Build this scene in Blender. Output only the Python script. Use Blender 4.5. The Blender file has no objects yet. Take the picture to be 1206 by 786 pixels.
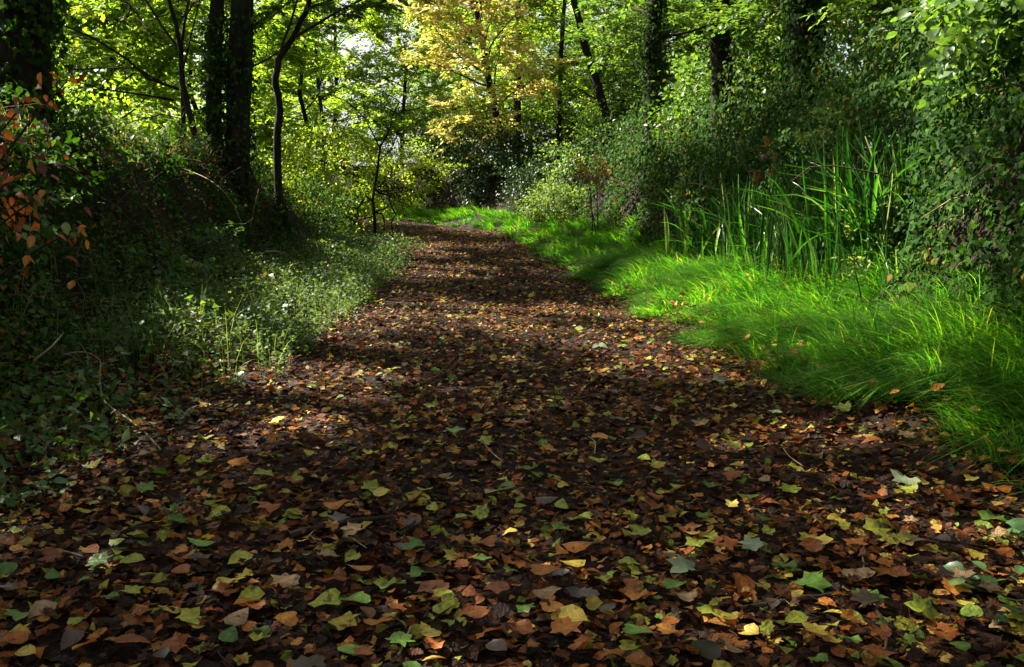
import bpy, math, random
import numpy as np
from mathutils import Vector

R = math.radians
rng = np.random.default_rng(7)
random.seed(7)
scene = bpy.context.scene
C = scene.collection

# ------------------------------------------------------------------ camera, sky, sun, exposure
F, PITCH, EYE = 1158.0, math.atan(153 / 1158), 1.25
cam_d = bpy.data.cameras.new('camera')
cam = bpy.data.objects.new('camera', cam_d)
C.objects.link(cam)
cam_d.sensor_width = 36.0
cam_d.lens = 36.0 * F / 1206
cam_d.clip_start, cam_d.clip_end = 0.05, 2000
cam.location = (0, 0, EYE)
cam.rotation_euler = (R(90) - PITCH, 0, 0)
scene.camera = cam

SUN_EL, SUN_AZ = R(41), math.atan2(-0.86, 0.50)        # azimuth from +Y towards +X
SUN = np.array([math.sin(SUN_AZ) * math.cos(SUN_EL), math.cos(SUN_AZ) * math.cos(SUN_EL), math.sin(SUN_EL)])
world = bpy.data.worlds.new('World')
scene.world = world
world.use_nodes = True
wn = world.node_tree.nodes
sky = wn.new('ShaderNodeTexSky')
sky.sky_type = 'NISHITA'
sky.sun_disc = False
sky.sun_elevation = SUN_EL
sky.sun_rotation = SUN_AZ
sky.dust_density = 4.0
sky.air_density = 0.8
sky.ozone_density = 0.3
bg = wn['Background']
bg.inputs['Strength'].default_value = 0.05
hs = wn.new('ShaderNodeHueSaturation')                # thin white cloud: a paler sky than clear air
hs.inputs['Saturation'].default_value = 0.28
world.node_tree.links.new(sky.outputs[0], hs.inputs['Color'])
world.node_tree.links.new(hs.outputs[0], bg.inputs['Color'])
sun_d = bpy.data.lights.new('sun', 'SUN')
sun_d.energy = 5.0
sun_d.angle = R(0.55)
sun_d.color = (1.0, 0.93, 0.80)
sun = bpy.data.objects.new('sun', sun_d)
C.objects.link(sun)
sun.rotation_euler = Vector(SUN).to_track_quat('Z', 'Y').to_euler()

vs = scene.view_settings
vs.view_transform = 'Standard'
vs.look = 'None'
vs.exposure = 2.4
vs.gamma = 1.0
vs.use_curve_mapping = False
cy = scene.cycles
cy.use_denoising = True
cy.max_bounces = 6
cy.diffuse_bounces = 3
cy.glossy_bounces = 2
cy.transmission_bounces = 4
cy.transparent_max_bounces = 4
cy.caustics_reflective = cy.caustics_refractive = False
cy.sample_clamp_indirect = 6.0

# ------------------------------------------------------------------ pixel -> place helper (photo is 1206 x 786)
def P(px, py, y):
    a, b = (px - 603) / F, (393 - py) / F
    d = np.array([a, math.cos(PITCH) + b * math.sin(PITCH), -math.sin(PITCH) + b * math.cos(PITCH)])
    return np.array([0, 0, EYE]) + d * (y / d[1])

# ------------------------------------------------------------------ terrain
def sm(a, b, x):
    t = np.clip((np.asarray(x, float) - a) / (b - a), 0, 1)
    return t * t * (3 - 2 * t)

def pc(y):                                             # centre line of the path
    y = np.asarray(y, float)
    return -0.06 * (y - 5) - 0.045 * np.clip(y - 25.5, 0, 40) ** 2

def hw(y):                                             # half width of the path
    return 2.02 - 0.62 * sm(4, 28, y)

def bumps(x, y):
    return (np.sin(1.9 * x + .7 * y) + np.sin(1.3 * y - .8 * x + 2) + .6 * np.sin(3.1 * x - 2.3 * y + 1)
            + .5 * np.sin(4.7 * y + 3.3 * x))

def H(x, y):
    x = np.asarray(x, float); y = np.asarray(y, float)
    u = x - pc(y)
    rise = 0.0011 * np.clip(y - 10, 0, 30) ** 2
    left_end = 1 - sm(19, 25, y)
    lb = (sm(-1.9, -3.2, u) * .12 + sm(-3.0, -4.2, u) * 1.75 - sm(-5.4, -9.5, u) * .7) * left_end + sm(-2.3, -6, u) * .35 * (1 - left_end)
    e = hw(y)
    rv = sm(e - .15, e + 1.5, u) * .26
    rb = sm(3.3, 4.4, u) * 1.5
    off = sm(1.5, 3.0, np.abs(u))
    return rise + lb + rv + rb + bumps(x, y) * (.008 + .05 * off)

# ------------------------------------------------------------------ materials
def new_mat(name):
    m = bpy.data.materials.new(name)
    m.use_nodes = True
    nt = m.node_tree
    for n in list(nt.nodes):
        nt.nodes.remove(n)
    return m, nt, nt.nodes, nt.links

def ramp_node(nodes, stops, interp='LINEAR'):
    r = nodes.new('ShaderNodeValToRGB')
    r.color_ramp.interpolation = interp
    el = r.color_ramp.elements
    while len(el) < len(stops):
        el.new(0.5)
    for e, (p, c) in zip(el, stops):
        e.position = p
        e.color = (*c, 1)
    return r

def leaf_mat(name, stops, trans=.4, rough=.45, mottle=.35, scale=35.0, tcol=(1.25, 1.2, .45), spots=None, veins=False, tint=True, spec=.3, bump=0.):
    m, nt, N, L = new_mat(name)
    out = N.new('ShaderNodeOutputMaterial')
    at = N.new('ShaderNodeAttribute'); at.attribute_name = 'tint'
    rp = ramp_node(N, stops)
    tc = N.new('ShaderNodeTexCoord')
    nz = N.new('ShaderNodeTexNoise'); nz.inputs['Scale'].default_value = scale; nz.inputs['Detail'].default_value = 3
    L.new(tc.outputs['Object'], nz.inputs['Vector'])
    if tint:
        L.new(at.outputs['Fac'], rp.inputs['Fac'])
    else:
        oi = N.new('ShaderNodeObjectInfo')
        L.new(oi.outputs['Random'], rp.inputs['Fac'])
    mr = N.new('ShaderNodeMapRange')
    mr.inputs['From Min'].default_value = .3; mr.inputs['From Max'].default_value = .7
    mr.inputs['To Min'].default_value = 1 - mottle; mr.inputs['To Max'].default_value = 1 + mottle
    L.new(nz.outputs['Fac'], mr.inputs['Value'])
    mul = N.new('ShaderNodeMix'); mul.data_type = 'RGBA'; mul.blend_type = 'MULTIPLY'; mul.inputs[0].default_value = 1
    L.new(rp.outputs['Color'], mul.inputs[6]); L.new(mr.outputs[0], mul.inputs[7])
    col = mul.outputs[2]
    if spots:
        n2 = N.new('ShaderNodeTexNoise'); n2.inputs['Scale'].default_value = spots[1]; n2.inputs['Detail'].default_value = 4
        if not tint:
            mp = N.new('ShaderNodeVectorMath'); mp.operation = 'ADD'
            L.new(tc.outputs['Object'], mp.inputs[0]); L.new(oi.outputs['Location'], mp.inputs[1])
            L.new(mp.outputs[0], n2.inputs['Vector'])
        else:
            L.new(tc.outputs['Object'], n2.inputs['Vector'])
        st = ramp_node(N, [(spots[2], (0, 0, 0)), (spots[2] + .1, (1, 1, 1))])
        L.new(n2.outputs['Fac'], st.inputs['Fac'])
        sx = N.new('ShaderNodeMix'); sx.data_type = 'RGBA'
        L.new(st.outputs['Color'], sx.inputs[0]); L.new(col, sx.inputs[6]); sx.inputs[7].default_value = (*spots[0], 1)
        col = sx.outputs[2]
    if veins:
        sp = N.new('ShaderNodeSeparateXYZ'); L.new(tc.outputs['Object'], sp.inputs[0])
        ab = N.new('ShaderNodeMath'); ab.operation = 'ABSOLUTE'; L.new(sp.outputs[0], ab.inputs[0])
        ma = N.new('ShaderNodeMath'); ma.operation = 'MULTIPLY_ADD'; ma.inputs[1].default_value = -0.85
        L.new(ab.outputs[0], ma.inputs[0]); L.new(sp.outputs[1], ma.inputs[2])
        ml = N.new('ShaderNodeMath'); ml.operation = 'MULTIPLY'; ml.inputs[1].default_value = 5.0; L.new(ma.outputs[0], ml.inputs[0])
        fr = N.new('ShaderNodeMath'); fr.operation = 'FRACT'; L.new(ml.outputs[0], fr.inputs[0])
        l1 = N.new('ShaderNodeMath'); l1.operation = 'LESS_THAN'; l1.inputs[1].default_value = .09; L.new(fr.outputs[0], l1.inputs[0])
        l2 = N.new('ShaderNodeMath'); l2.operation = 'LESS_THAN'; l2.inputs[1].default_value = .014; L.new(ab.outputs[0], l2.inputs[0])
        mx = N.new('ShaderNodeMath'); mx.operation = 'MAXIMUM'; L.new(l1.outputs[0], mx.inputs[0]); L.new(l2.outputs[0], mx.inputs[1])
        mf = N.new('ShaderNodeMath'); mf.operation = 'MULTIPLY'; mf.inputs[1].default_value = .5; L.new(mx.outputs[0], mf.inputs[0])
        vx = N.new('ShaderNodeMix'); vx.data_type = 'RGBA'; vx.blend_type = 'MULTIPLY'
        L.new(mf.outputs[0], vx.inputs[0]); L.new(col, vx.inputs[6]); vx.inputs[7].default_value = (1.7, 1.6, 1.2, 1)
        col = vx.outputs[2]
    pr = N.new('ShaderNodeBsdfPrincipled')
    pr.inputs['Roughness'].default_value = rough
    if bump:
        bp = N.new('ShaderNodeBump'); bp.inputs['Strength'].default_value = bump; bp.inputs['Distance'].default_value = .01
        n3 = N.new('ShaderNodeTexNoise'); n3.inputs['Scale'].default_value = scale * 2.2; n3.inputs['Detail'].default_value = 2
        L.new(tc.outputs['Object'], n3.inputs['Vector']); L.new(n3.outputs['Fac'], bp.inputs['Height']); L.new(bp.outputs[0], pr.inputs['Normal'])
    pr.inputs['Specular IOR Level'].default_value = spec
    L.new(col, pr.inputs['Base Color'])
    if trans > 0:
        tm = N.new('ShaderNodeMix'); tm.data_type = 'RGBA'; tm.blend_type = 'MULTIPLY'; tm.inputs[0].default_value = 1
        L.new(col, tm.inputs[6]); tm.inputs[7].default_value = (*[2.2 * t for t in tcol], 1)
        tr = N.new('ShaderNodeBsdfTranslucent'); L.new(tm.outputs[2], tr.inputs['Color'])
        ms = N.new('ShaderNodeMixShader'); ms.inputs[0].default_value = trans
        L.new(pr.outputs[0], ms.inputs[1]); L.new(tr.outputs[0], ms.inputs[2])
        L.new(ms.outputs[0], out.inputs['Surface'])
    else:
        L.new(pr.outputs[0], out.inputs['Surface'])
    return m

def rough_mat(name, stops, scale, bump, rough=.9, stretch=(1, 1, 1), detail=8, second=None):
    m, nt, N, L = new_mat(name)
    out = N.new('ShaderNodeOutputMaterial')
    tc = N.new('ShaderNodeTexCoord'); mp = N.new('ShaderNodeMapping'); mp.inputs['Scale'].default_value = stretch
    L.new(tc.outputs['Object'], mp.inputs['Vector'])
    nz = N.new('ShaderNodeTexNoise'); nz.inputs['Scale'].default_value = scale; nz.inputs['Detail'].default_value = detail
    nz.inputs['Roughness'].default_value = .65
    L.new(mp.outputs[0], nz.inputs['Vector'])
    rp = ramp_node(N, stops); L.new(nz.outputs['Fac'], rp.inputs['Fac'])
    col = rp.outputs['Color']
    if second:
        n2 = N.new('ShaderNodeTexNoise'); n2.inputs['Scale'].default_value = second[1]; n2.inputs['Detail'].default_value = 5
        L.new(tc.outputs['Object'], n2.inputs['Vector'])
        s2 = ramp_node(N, [(second[2], (0, 0, 0)), (second[2] + .12, (1, 1, 1))]); L.new(n2.outputs['Fac'], s2.inputs['Fac'])
        mx = N.new('ShaderNodeMix'); mx.data_type = 'RGBA'
        L.new(s2.outputs['Color'], mx.inputs[0]); L.new(col, mx.inputs[6]); mx.inputs[7].default_value = (*second[0], 1)
        col = mx.outputs[2]
    pr = N.new('ShaderNodeBsdfPrincipled'); pr.inputs['Roughness'].default_value = rough
    pr.inputs['Specular IOR Level'].default_value = .1
    L.new(col, pr.inputs['Base Color'])
    bp = N.new('ShaderNodeBump'); bp.inputs['Strength'].default_value = bump; bp.inputs['Distance'].default_value = .03
    L.new(nz.outputs['Fac'], bp.inputs['Height']); L.new(bp.outputs[0], pr.inputs['Normal'])
    L.new(pr.outputs[0], out.inputs['Surface'])
    return m

M = {}
M['soil'] = rough_mat('bank_soil', [(.3, (.006, .004, .0025)), (.55, (.018, .012, .007)), (.75, (.04, .028, .015))], 14, 1.0)
M['path'] = rough_mat('path_earth', [(.3, (.006, .003, .002)), (.5, (.016, .007, .004)), (.62, (.034, .016, .008)), (.8, (.07, .036, .016))], 55, .9)
M['bark'] = rough_mat('bark_dark', [(.3, (.006, .005, .004)), (.55, (.020, .016, .011)), (.8, (.05, .04, .028))], 9, 1.0,
                      stretch=(1, 1, .22), second=((.018, .028, .008), 2.2, .56))
M['twig'] = rough_mat('twig_bark', [(.3, (.02, .014, .010)), (.7, (.06, .042, .028))], 30, .5)
M['dry'] = rough_mat('dry_stem', [(.3, (.14, .10, .06)), (.7, (.34, .27, .18))], 40, .4)
M['tangle'] = rough_mat('dead_stem', [(.3, (.05, .035, .022)), (.7, (.17, .125, .08))], 30, .4)
G0 = [(0, (.018, .035, .008)), (.35, (.035, .075, .012)), (.7, (.065, .12, .018)), (1, (.13, .17, .025))]
M['beech'] = leaf_mat('beech_leaves', G0, .42)
M['glow'] = leaf_mat('pale_green_leaves', [(0, (.04, .09, .012)), (.4, (.075, .14, .02)), (.75, (.13, .18, .025)), (1, (.24, .22, .03))], .55, tcol=(1.5, 1.4, .4))
M['gold'] = leaf_mat('golden_leaves', [(0, (.11, .16, .02)), (.35, (.25, .27, .05)), (.7, (.41, .37, .13)), (1, (.52, .38, .21))], .35, tcol=(1.05, 1.0, .6))
M['ivy'] = leaf_mat('ivy_leaves', [(0, (.007, .022, .003)), (.45, (.015, .046, .005)), (.8, (.034, .08, .008)), (.93, (.08, .115, .014)), (1, (.13, .075, .015))], .25, .7, spec=.05)
M['holly'] = leaf_mat('dark_evergreen_leaves', [(0, (.010, .026, .008)), (.6, (.022, .05, .013)), (1, (.05, .085, .02))], .15, .5, spec=.2)
M['hazel'] = leaf_mat('hazel_leaves', [(0, (.03, .07, .014)), (.5, (.055, .11, .02)), (.85, (.09, .14, .025)), (1, (.22, .13, .03))], .4)
M['pale'] = leaf_mat('silvery_green_leaves', [(0, (.04, .08, .012)), (.5, (.09, .145, .03)), (1, (.19, .23, .07))], .3, .5, spec=.2)
M['weed'] = leaf_mat('weed_leaves', [(0, (.018, .045, .012)), (.5, (.045, .085, .025)), (1, (.12, .16, .055))], .3, .6, spec=.12)
M['dry_grass'] = leaf_mat('dry_grass', [(0, (.10, .10, .03)), (.5, (.20, .17, .07)), (1, (.34, .28, .15))], .4, .5, tcol=(1.1, 1, .6))
M['bracken'] = leaf_mat('rusty_bracken', [(0, (.09, .045, .015)), (.5, (.20, .11, .03)), (1, (.34, .24, .07))], .3, tcol=(1.1, .95, .5))
M['grass'] = leaf_mat('grass_blades', [(0, (.010, .045, .005)), (.45, (.026, .105, .008)), (.8, (.062, .165, .012)), (.93, (.13, .20, .025)), (1, (.19, .18, .06))], .48, .45, .15, tcol=(1.35, 1.5, .3))
M['strap'] = leaf_mat('strap_leaf', [(0, (.010, .035, .006)), (.5, (.020, .070, .010)), (.85, (.05, .125, .02)), (1, (.2, .22, .08))], .3, .3, .2, tcol=(1, 1.3, .35), tint=False)
M['herb'] = leaf_mat('herb_leaves', [(0, (.018, .05, .010)), (.5, (.038, .085, .016)), (.9, (.075, .125, .026)), (1, (.14, .11, .03))], .3, .5, spec=.2)
LIT = [(0, (.010, .006, .004)), (.20, (.026, .010, .004)), (.40, (.080, .026, .007)), (.56, (.17, .052, .010)), (.68, (.27, .10, .018)),
       (.79, (.29, .17, .045)), (.87, (.26, .21, .03)), (.94, (.13, .17, .02)), (1, (.055, .11, .016))]
M['litter'] = leaf_mat('leaf_litter', LIT, .12, .6, .45, 45, tcol=(1, .8, .5), spec=.10, bump=.8)
M['copper'] = leaf_mat('copper_beech_leaf', [(0, (.05, .015, .006)), (.4, (.17, .055, .011)), (.75, (.34, .13, .02)), (1, (.20, .15, .03))], .4, .42, .3, 3, tcol=(1.3, .75, .35), tint=False, veins=True)
M['herbleaf'] = leaf_mat('broad_green_leaf', [(0, (.035, .09, .03)), (.5, (.06, .125, .04)), (1, (.12, .17, .05))], .3, .4, .25, 3, tint=False, veins=True)
FALLEN = {
    'dark brown': leaf_mat('fallen_dark_brown', [(0, (.022, .012, .008)), (1, (.05, .026, .014))], .08, .36, .4, 3, tint=False, veins=True),
    'russet': leaf_mat('fallen_russet', [(0, (.12, .034, .009)), (1, (.24, .075, .016))], .15, .38, .4, 3, tcol=(1, .7, .4), tint=False, veins=True, bump=.5, spec=.16, spots=((.03, .015, .008), 4, .62)),
    'orange': leaf_mat('fallen_orange', [(0, (.28, .085, .014)), (1, (.40, .17, .03))], .2, .38, .35, 3, tcol=(1, .7, .4), tint=False, veins=True, bump=.5, spec=.16, spots=((.10, .03, .01), 4, .6)),
    'tan': leaf_mat('fallen_tan', [(0, (.16, .10, .05)), (1, (.27, .18, .09))], .15, .5, .35, 3, tcol=(1, .8, .5), tint=False, veins=True, bump=.5, spec=.16, spots=((.05, .03, .015), 4, .58)),
    'yellow': leaf_mat('fallen_yellow', [(0, (.30, .22, .03)), (1, (.42, .33, .06))], .2, .4, .3, 3, tcol=(1, .9, .4), tint=False, veins=True, bump=.5, spec=.16, spots=((.12, .05, .012), 4, .6)),
    'yellow-green': leaf_mat('fallen_yellow_green', [(0, (.17, .20, .022)), (1, (.30, .30, .04))], .2, .38, .35, 3, tint=False, veins=True, bump=.5, spec=.16, spots=((.05, .08, .015), 3, .55)),
    'green': leaf_mat('fallen_green', [(0, (.05, .11, .018)), (1, (.11, .19, .035))], .2, .36, .35, 3, tint=False, veins=True, bump=.5, spec=.16, spots=((.10, .085, .02), 4, .62)),
    'pale grey-green': leaf_mat('fallen_grey_green', [(0, (.13, .17, .09)), (1, (.20, .24, .14))], .15, .4, .3, 3, tint=False, veins=True),
}

# ------------------------------------------------------------------ object helpers
def prop(o, label=None, cat=None, group=None, kind=None):
    if label: o['label'] = label
    if cat: o['category'] = cat
    if group: o['group'] = group
    if kind: o['kind'] = kind
    return o

def empty(name, loc, label=None, cat=None, group=None):
    o = bpy.data.objects.new(name, None)
    C.objects.link(o)
    o.location = [float(v) for v in loc]
    o.empty_display_size = .1
    return prop(o, label, cat, group)

def np_mesh(name, V, T, mats, tint=None, smooth=False, quads=None):
    me = bpy.data.meshes.new(name)
    V = np.asarray(V, np.float32); T = np.asarray(T, np.int32)
    k = T.shape[1]
    me.vertices.add(len(V)); me.vertices.foreach_set('co', V.ravel())
    me.loops.add(T.size); me.loops.foreach_set('vertex_index', T.ravel())
    me.polygons.add(len(T))
    me.polygons.foreach_set('loop_start', np.arange(0, T.size, k, dtype=np.int32))
    if smooth:
        me.polygons.foreach_set('use_smooth', np.ones(len(T), bool))
    if tint is not None:
        a = me.attributes.new('tint', 'FLOAT', 'FACE')
        a.data.foreach_set('value', np.asarray(tint, np.float32))
    me.update(calc_edges=True)
    for m in (mats if isinstance(mats, (list, tuple)) else [mats]):
        me.materials.append(m)
    return me

def link(name, me, parent=None, local=False):
    """mesh data is given in world space; a child of an Empty is shifted back"""
    o = bpy.data.objects.new(name, me)
    C.objects.link(o)
    if parent is not None:
        o.parent = parent
        if not local:
            o.location = [-v for v in parent.location]
    return o

def nrm(a):
    return a / np.maximum(np.linalg.norm(a, axis=-1, keepdims=True), 1e-9)

# ------------------------------------------------------------------ leaf outlines (unit length along +y, thickness by curl)
def p_diamond():
    return np.array([[0, 0, 0], [.30, .45, .07], [0, 1, -.10], [-.30, .45, .07]]), np.array([[0, 1, 2], [0, 2, 3]])

def p_oval(w=.33, fold=.08, droop=.12, curl=0.0):
    ys = [0, .22, .5, .78, 1.0]; ws = [0, .78, 1.0, .62, 0]
    V, idx = [], []
    for y, s in zip(ys, ws):
        z = -droop * y * y
        V.append([0, y, z])
    for y, s in zip(ys[1:4], ws[1:4]):
        V.append([w * s, y, -droop * y * y + fold * s + curl * s * y]); V.append([-w * s, y, -droop * y * y + fold * s - curl * .5 * s])
    T = [[0, 5, 1], [0, 1, 6], [1, 5, 7], [1, 7, 2], [1, 2, 8], [1, 8, 6], [2, 7, 9], [2, 9, 3], [2, 3, 10], [2, 10, 8], [3, 9, 4], [3, 4, 10]]
    return np.array(V, float), np.array(T)

def p_polar(radii, angles, cup=.1, wave=.06, ph=0., droop=.1):
    """outline by polar radii about a point .42 up the leaf, with an inner ring so that it can curl"""
    n = len(radii)
    V = [[0, .42, 0]]
    for k in (.55, 1.0):
        for r, a in zip(radii, angles):
            x, y = r * k * math.sin(a), .42 + r * k * math.cos(a)
            rr = r * k
            V.append([x, y, cup * rr * rr * 2 + wave * math.sin(2.3 * a + ph) * k * k - droop * max(0, y - .4) ** 2 * 2])
    T = []
    for i in range(n):
        j = (i + 1) % n
        T += [[0, 1 + j, 1 + i], [1 + i, 1 + j, 1 + n + j], [1 + i, 1 + n + j, 1 + n + i]]
    V = np.array(V, float); V[:, 2] -= V[0, 2]
    return V, np.array(T)

def p_lobed(**k):       # sycamore / maple: five pointed lobes
    lob = [(0, .60), (.34, .36), (.50, .42), (.86, .56), (1.05, .40), (1.32, .30), (1.62, .38), (1.95, .48), (2.25, .34), (2.62, .38), (3.02, .40)]
    a = [l[0] for l in lob] + [math.pi] + [2 * math.pi - l[0] for l in reversed(lob[1:])]
    r = [l[1] for l in lob] + [.30] + [l[1] for l in reversed(lob[1:])]
    return p_polar(r, a, **k)

def p_heart(**k):
    lob = [(0, .60), (.35, .44), (.8, .42), (1.3, .43), (1.8, .44), (2.3, .46), (2.8, .46)]
    a = [l[0] for l in lob] + [math.pi] + [2 * math.pi - l[0] for l in reversed(lob[1:])]
    r = [l[1] for l in lob] + [.33] + [l[1] for l in reversed(lob[1:])]
    return p_polar(r, a, **k)

def p_oak(**k):
    lob = [(0, .58), (.28, .47), (.50, .34), (.72, .40), (1.02, .25), (1.38, .31), (1.8, .20), (2.25, .28), (2.7, .28)]
    a = [l[0] for l in lob] + [math.pi] + [2 * math.pi - l[0] for l in reversed(lob[1:])]
    r = [l[1] for l in lob] + [.42] + [l[1] for l in reversed(lob[1:])]
    return p_polar(r, a, **k)

def p_ivy():
    V = np.array([[0, 0, 0], [.30, -.05, .05], [.48, .22, .02], [.24, .42, .05], [0, 1, -.12], [-.24, .42, .05], [-.48, .22, .02], [-.30, -.05, .05], [0, .4, 0]])
    T = np.array([[8, 0, 1], [8, 1, 2], [8, 2, 3], [8, 3, 4], [8, 4, 5], [8, 5, 6], [8, 6, 7], [8, 7, 0]])
    return V, T

def p_lite(w=.34, fold=.07, droop=.15):
    return (np.array([[0, 0, 0], [w, .45, fold], [0, 1, -droop], [-w, .45, fold], [0, .5, 0]]),
            np.array([[0, 1, 4], [4, 1, 2], [0, 4, 3], [4, 2, 3]]))

def flat_fan(proto):
    """the outline alone as a fan about its middle"""
    V, T = proto
    n = (len(V) - 1) // 2
    V = np.concatenate([V[:1], V[1 + n:]])
    return V, np.array([[0, 1 + (i + 1) % n, 1 + i] for i in range(n)])

def p_quad():           # kite with fold, for ivy seen from afar
    return np.array([[0, 0, 0], [.40, .30, .06], [0, 1, -.1], [-.40, .30, .06]]), np.array([[0, 1, 2], [0, 2, 3]])

def leaf_cloud(proto, pos, axis, normal, size, width=1.0):
    V0, T0 = proto
    a = nrm(axis)
    n = normal - a * np.sum(normal * a, axis=1, keepdims=True)
    n = nrm(n)
    x = np.cross(a, n)
    size = np.broadcast_to(np.asarray(size, float), (len(pos),))[:, None, None]
    W = (V0[None, :, 0:1] * width * x[:, None] + V0[None, :, 1:2] * a[:, None] + V0[None, :, 2:3] * n[:, None]) * size + pos[:, None]
    nv = len(V0)
    T = T0[None] + (np.arange(len(pos)) * nv)[:, None, None]
    return W.reshape(-1, 3), T.reshape(-1, 3)

def leaves_obj(name, protos, pos, axis, normal, size, tint, mat, parent=None, smooth=False):
    """many leaves in one mesh, the outlines in protos dealt out at random"""
    if not isinstance(protos, list): protos = [protos]
    pick = rng.integers(0, len(protos), len(pos))
    size = np.broadcast_to(np.asarray(size, float), (len(pos),))
    Vs, Ts, ts, off = [], [], [], 0
    for i, p in enumerate(protos):
        k = pick == i
        if not k.any(): continue
        V, T = leaf_cloud(p, pos[k], axis[k], normal[k], size[k])
        Vs.append(V); Ts.append(T + off); off += len(V)
        ts.append(np.repeat(np.clip(tint[k], 0, 1), len(p[1])))
    return link(name, np_mesh(name, np.concatenate(Vs), np.concatenate(Ts), mat, np.concatenate(ts), smooth), parent)

def tubes(polys):
    """[(points, radii, sides)] -> V, T (triangles)"""
    Vs, Ts, off = [], [], 0
    for pts, rad, s in polys:
        pts = np.asarray(pts, float); rad = np.asarray(rad, float); n = len(pts)
        t = np.gradient(pts, axis=0); t = nrm(t)
        ref = np.where(np.abs(t[:, 2:3]) > .85, np.array([[1., 0, 0]]), np.array([[0, 0, 1.]]))
        a = nrm(np.cross(t, ref)); b = np.cross(t, a)
        for i in range(1, n):                       # keep the frame from flipping
            if np.dot(a[i], a[i - 1]) < 0: a[i] *= -1; b[i] *= -1
        an = np.arange(s) / s * 2 * math.pi
        ring = pts[:, None] + rad[:, None, None] * (np.cos(an)[None, :, None] * a[:, None] + np.sin(an)[None, :, None] * b[:, None])
        Vs.append(ring.reshape(-1, 3)); Vs.append(pts[-1:] + t[-1:] * rad[-1])
        i, j = np.meshgrid(np.arange(n - 1), np.arange(s), indexing='ij')
        p0 = i * s + j; p1 = i * s + (j + 1) % s
        q0 = p0 + s; q1 = p1 + s
        T = np.concatenate([np.stack([p0, p1, q1], -1).reshape(-1, 3), np.stack([p0, q1, q0], -1).reshape(-1, 3)])
        jj = np.arange(s)
        cap = np.stack([(n - 1) * s + jj, (n - 1) * s + (jj + 1) % s, np.full(s, n * s)], -1)
        Ts.append(np.concatenate([T, cap]) + off); off += n * s + 1
    return np.concatenate(Vs), np.concatenate(Ts)

def tube_obj(name, polys, mat, parent=None):
    V, T = tubes(polys)
    return link(name, np_mesh(name, V, T, mat, smooth=True), parent)

def wander(p, d, length, n, wob, up=0.0):
    """a bending line of n segments"""
    p = np.array(p, float); d = np.array(d, float) / np.linalg.norm(d)
    out = [p.copy()]
    for i in range(n):
        d = d + rng.normal(0, wob, 3) + np.array([0, 0, up])
        d /= np.linalg.norm(d)
        p = p + d * length / n
        out.append(p.copy())
    return np.array(out), d

# ------------------------------------------------------------------ spots kept sunny by leaving gaps in the crowns
def ground_at(px, py):
    y = 1.9
    for it in range(700):
        p = P(px, py, y)
        if p[2] <= H(p[0], p[1]): break
        y *= 1.012
    return p
LIT_SPOTS = []
def lit(px, py, r, y=None):
    p = ground_at(px, py) if y is None else P(px, py, y)
    LIT_SPOTS.append((p, r))
for x in range(470, 860, 38): lit(x, 371, .5)
for x in range(480, 560, 30): lit(x, 328, .5)
for x in range(500, 640, 30): lit(x, 264, 1.3)
lit(490, 270, .9); lit(540, 258, 1.5); lit(580, 262, 1.5); lit(610, 268, 1.2); lit(520, 300, .5)
for x in (770, 800, 835, 870): lit(x, 345, .62)
lit(790, 325, .6); lit(830, 365, .55); lit(770, 352, .5); lit(850, 330, .6); lit(905, 385, .4); lit(960, 400, .35)
for x in (745, 785, 820): lit(x, 412, .28)
for x in (440, 480, 515): lit(x, 438, .26)
for x, y in ((120, 440), (200, 440), (240, 410), (60, 480), (180, 480), (280, 380), (150, 510), (90, 520)): lit(x, y, .14)
for x, y, d in ((110, 140, 8.5), (150, 160, 9.5), (200, 172, 10.5), (230, 185, 11.5), (60, 130, 8)): lit(x, y, .36, d)
lit(1045, 395, .3); lit(1010, 430, .22); lit(1150, 440, .25)
for x, y in ((330, 300), (370, 300), (400, 310), (300, 320), (350, 330)): lit(x, y, .38)
for x, y in ((1060, 300), (1090, 280), (1040, 330), (1000, 240), (1100, 180), (1150, 160)): lit(x, y, .26, 8.8)
lit(645, 235, .9, 26); lit(700, 200, .6, 24); lit(820, 250, .5, 16); lit(930, 250, .4, 12.5); lit(985, 215, .3, 12); lit(725, 250, .6, 21)
fl = random.Random(3)
for i in range(110):                                  # small gaps: fine dapple over the near path
    lit(fl.uniform(330, 1220), 430 + 360 * fl.random() ** .9, fl.uniform(.03, .08))
for x, y, d, q in ((500, 80, 32, 2.0), (545, 130, 33, 1.6), (470, 140, 31, 1.6), (540, 30, 32, 1.8), (500, 30, 33, 1.6)): lit(x, y, q, d)

GROUND_SPOTS = LIT_SPOTS[:-5]
def sunlit_keep(pos, k=1.0, spots=None):
    """False for the leaves that would stand between the sun and one of the sunny spots"""
    keep = np.ones(len(pos), bool)
    mid = pos.mean(0); reach = math.sqrt(np.max(np.sum((pos - mid) ** 2, 1))) if len(pos) > 1 else 0
    wob = 1 + .35 * np.sin(pos[:, 0] * 9) * np.sin(pos[:, 1] * 8 + pos[:, 2] * 7)
    for p, r in (spots or LIT_SPOTS):
        w = mid - p; tw = w @ SUN
        if tw < -reach or w @ w - tw * tw > (reach + 1.4 * r) ** 2: continue
        v = pos - p
        t = v @ SUN
        d2 = np.sum(v * v, 1) - t * t
        rr = k * r * wob
        keep &= ~((t > 1.2) & (d2 < rr * rr))
    return keep

def blocks(line, spots=None):
    return np.mean(~sunlit_keep(line, .75, [q for q in (spots or LIT_SPOTS) if q[1] > .2])) > .25

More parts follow.
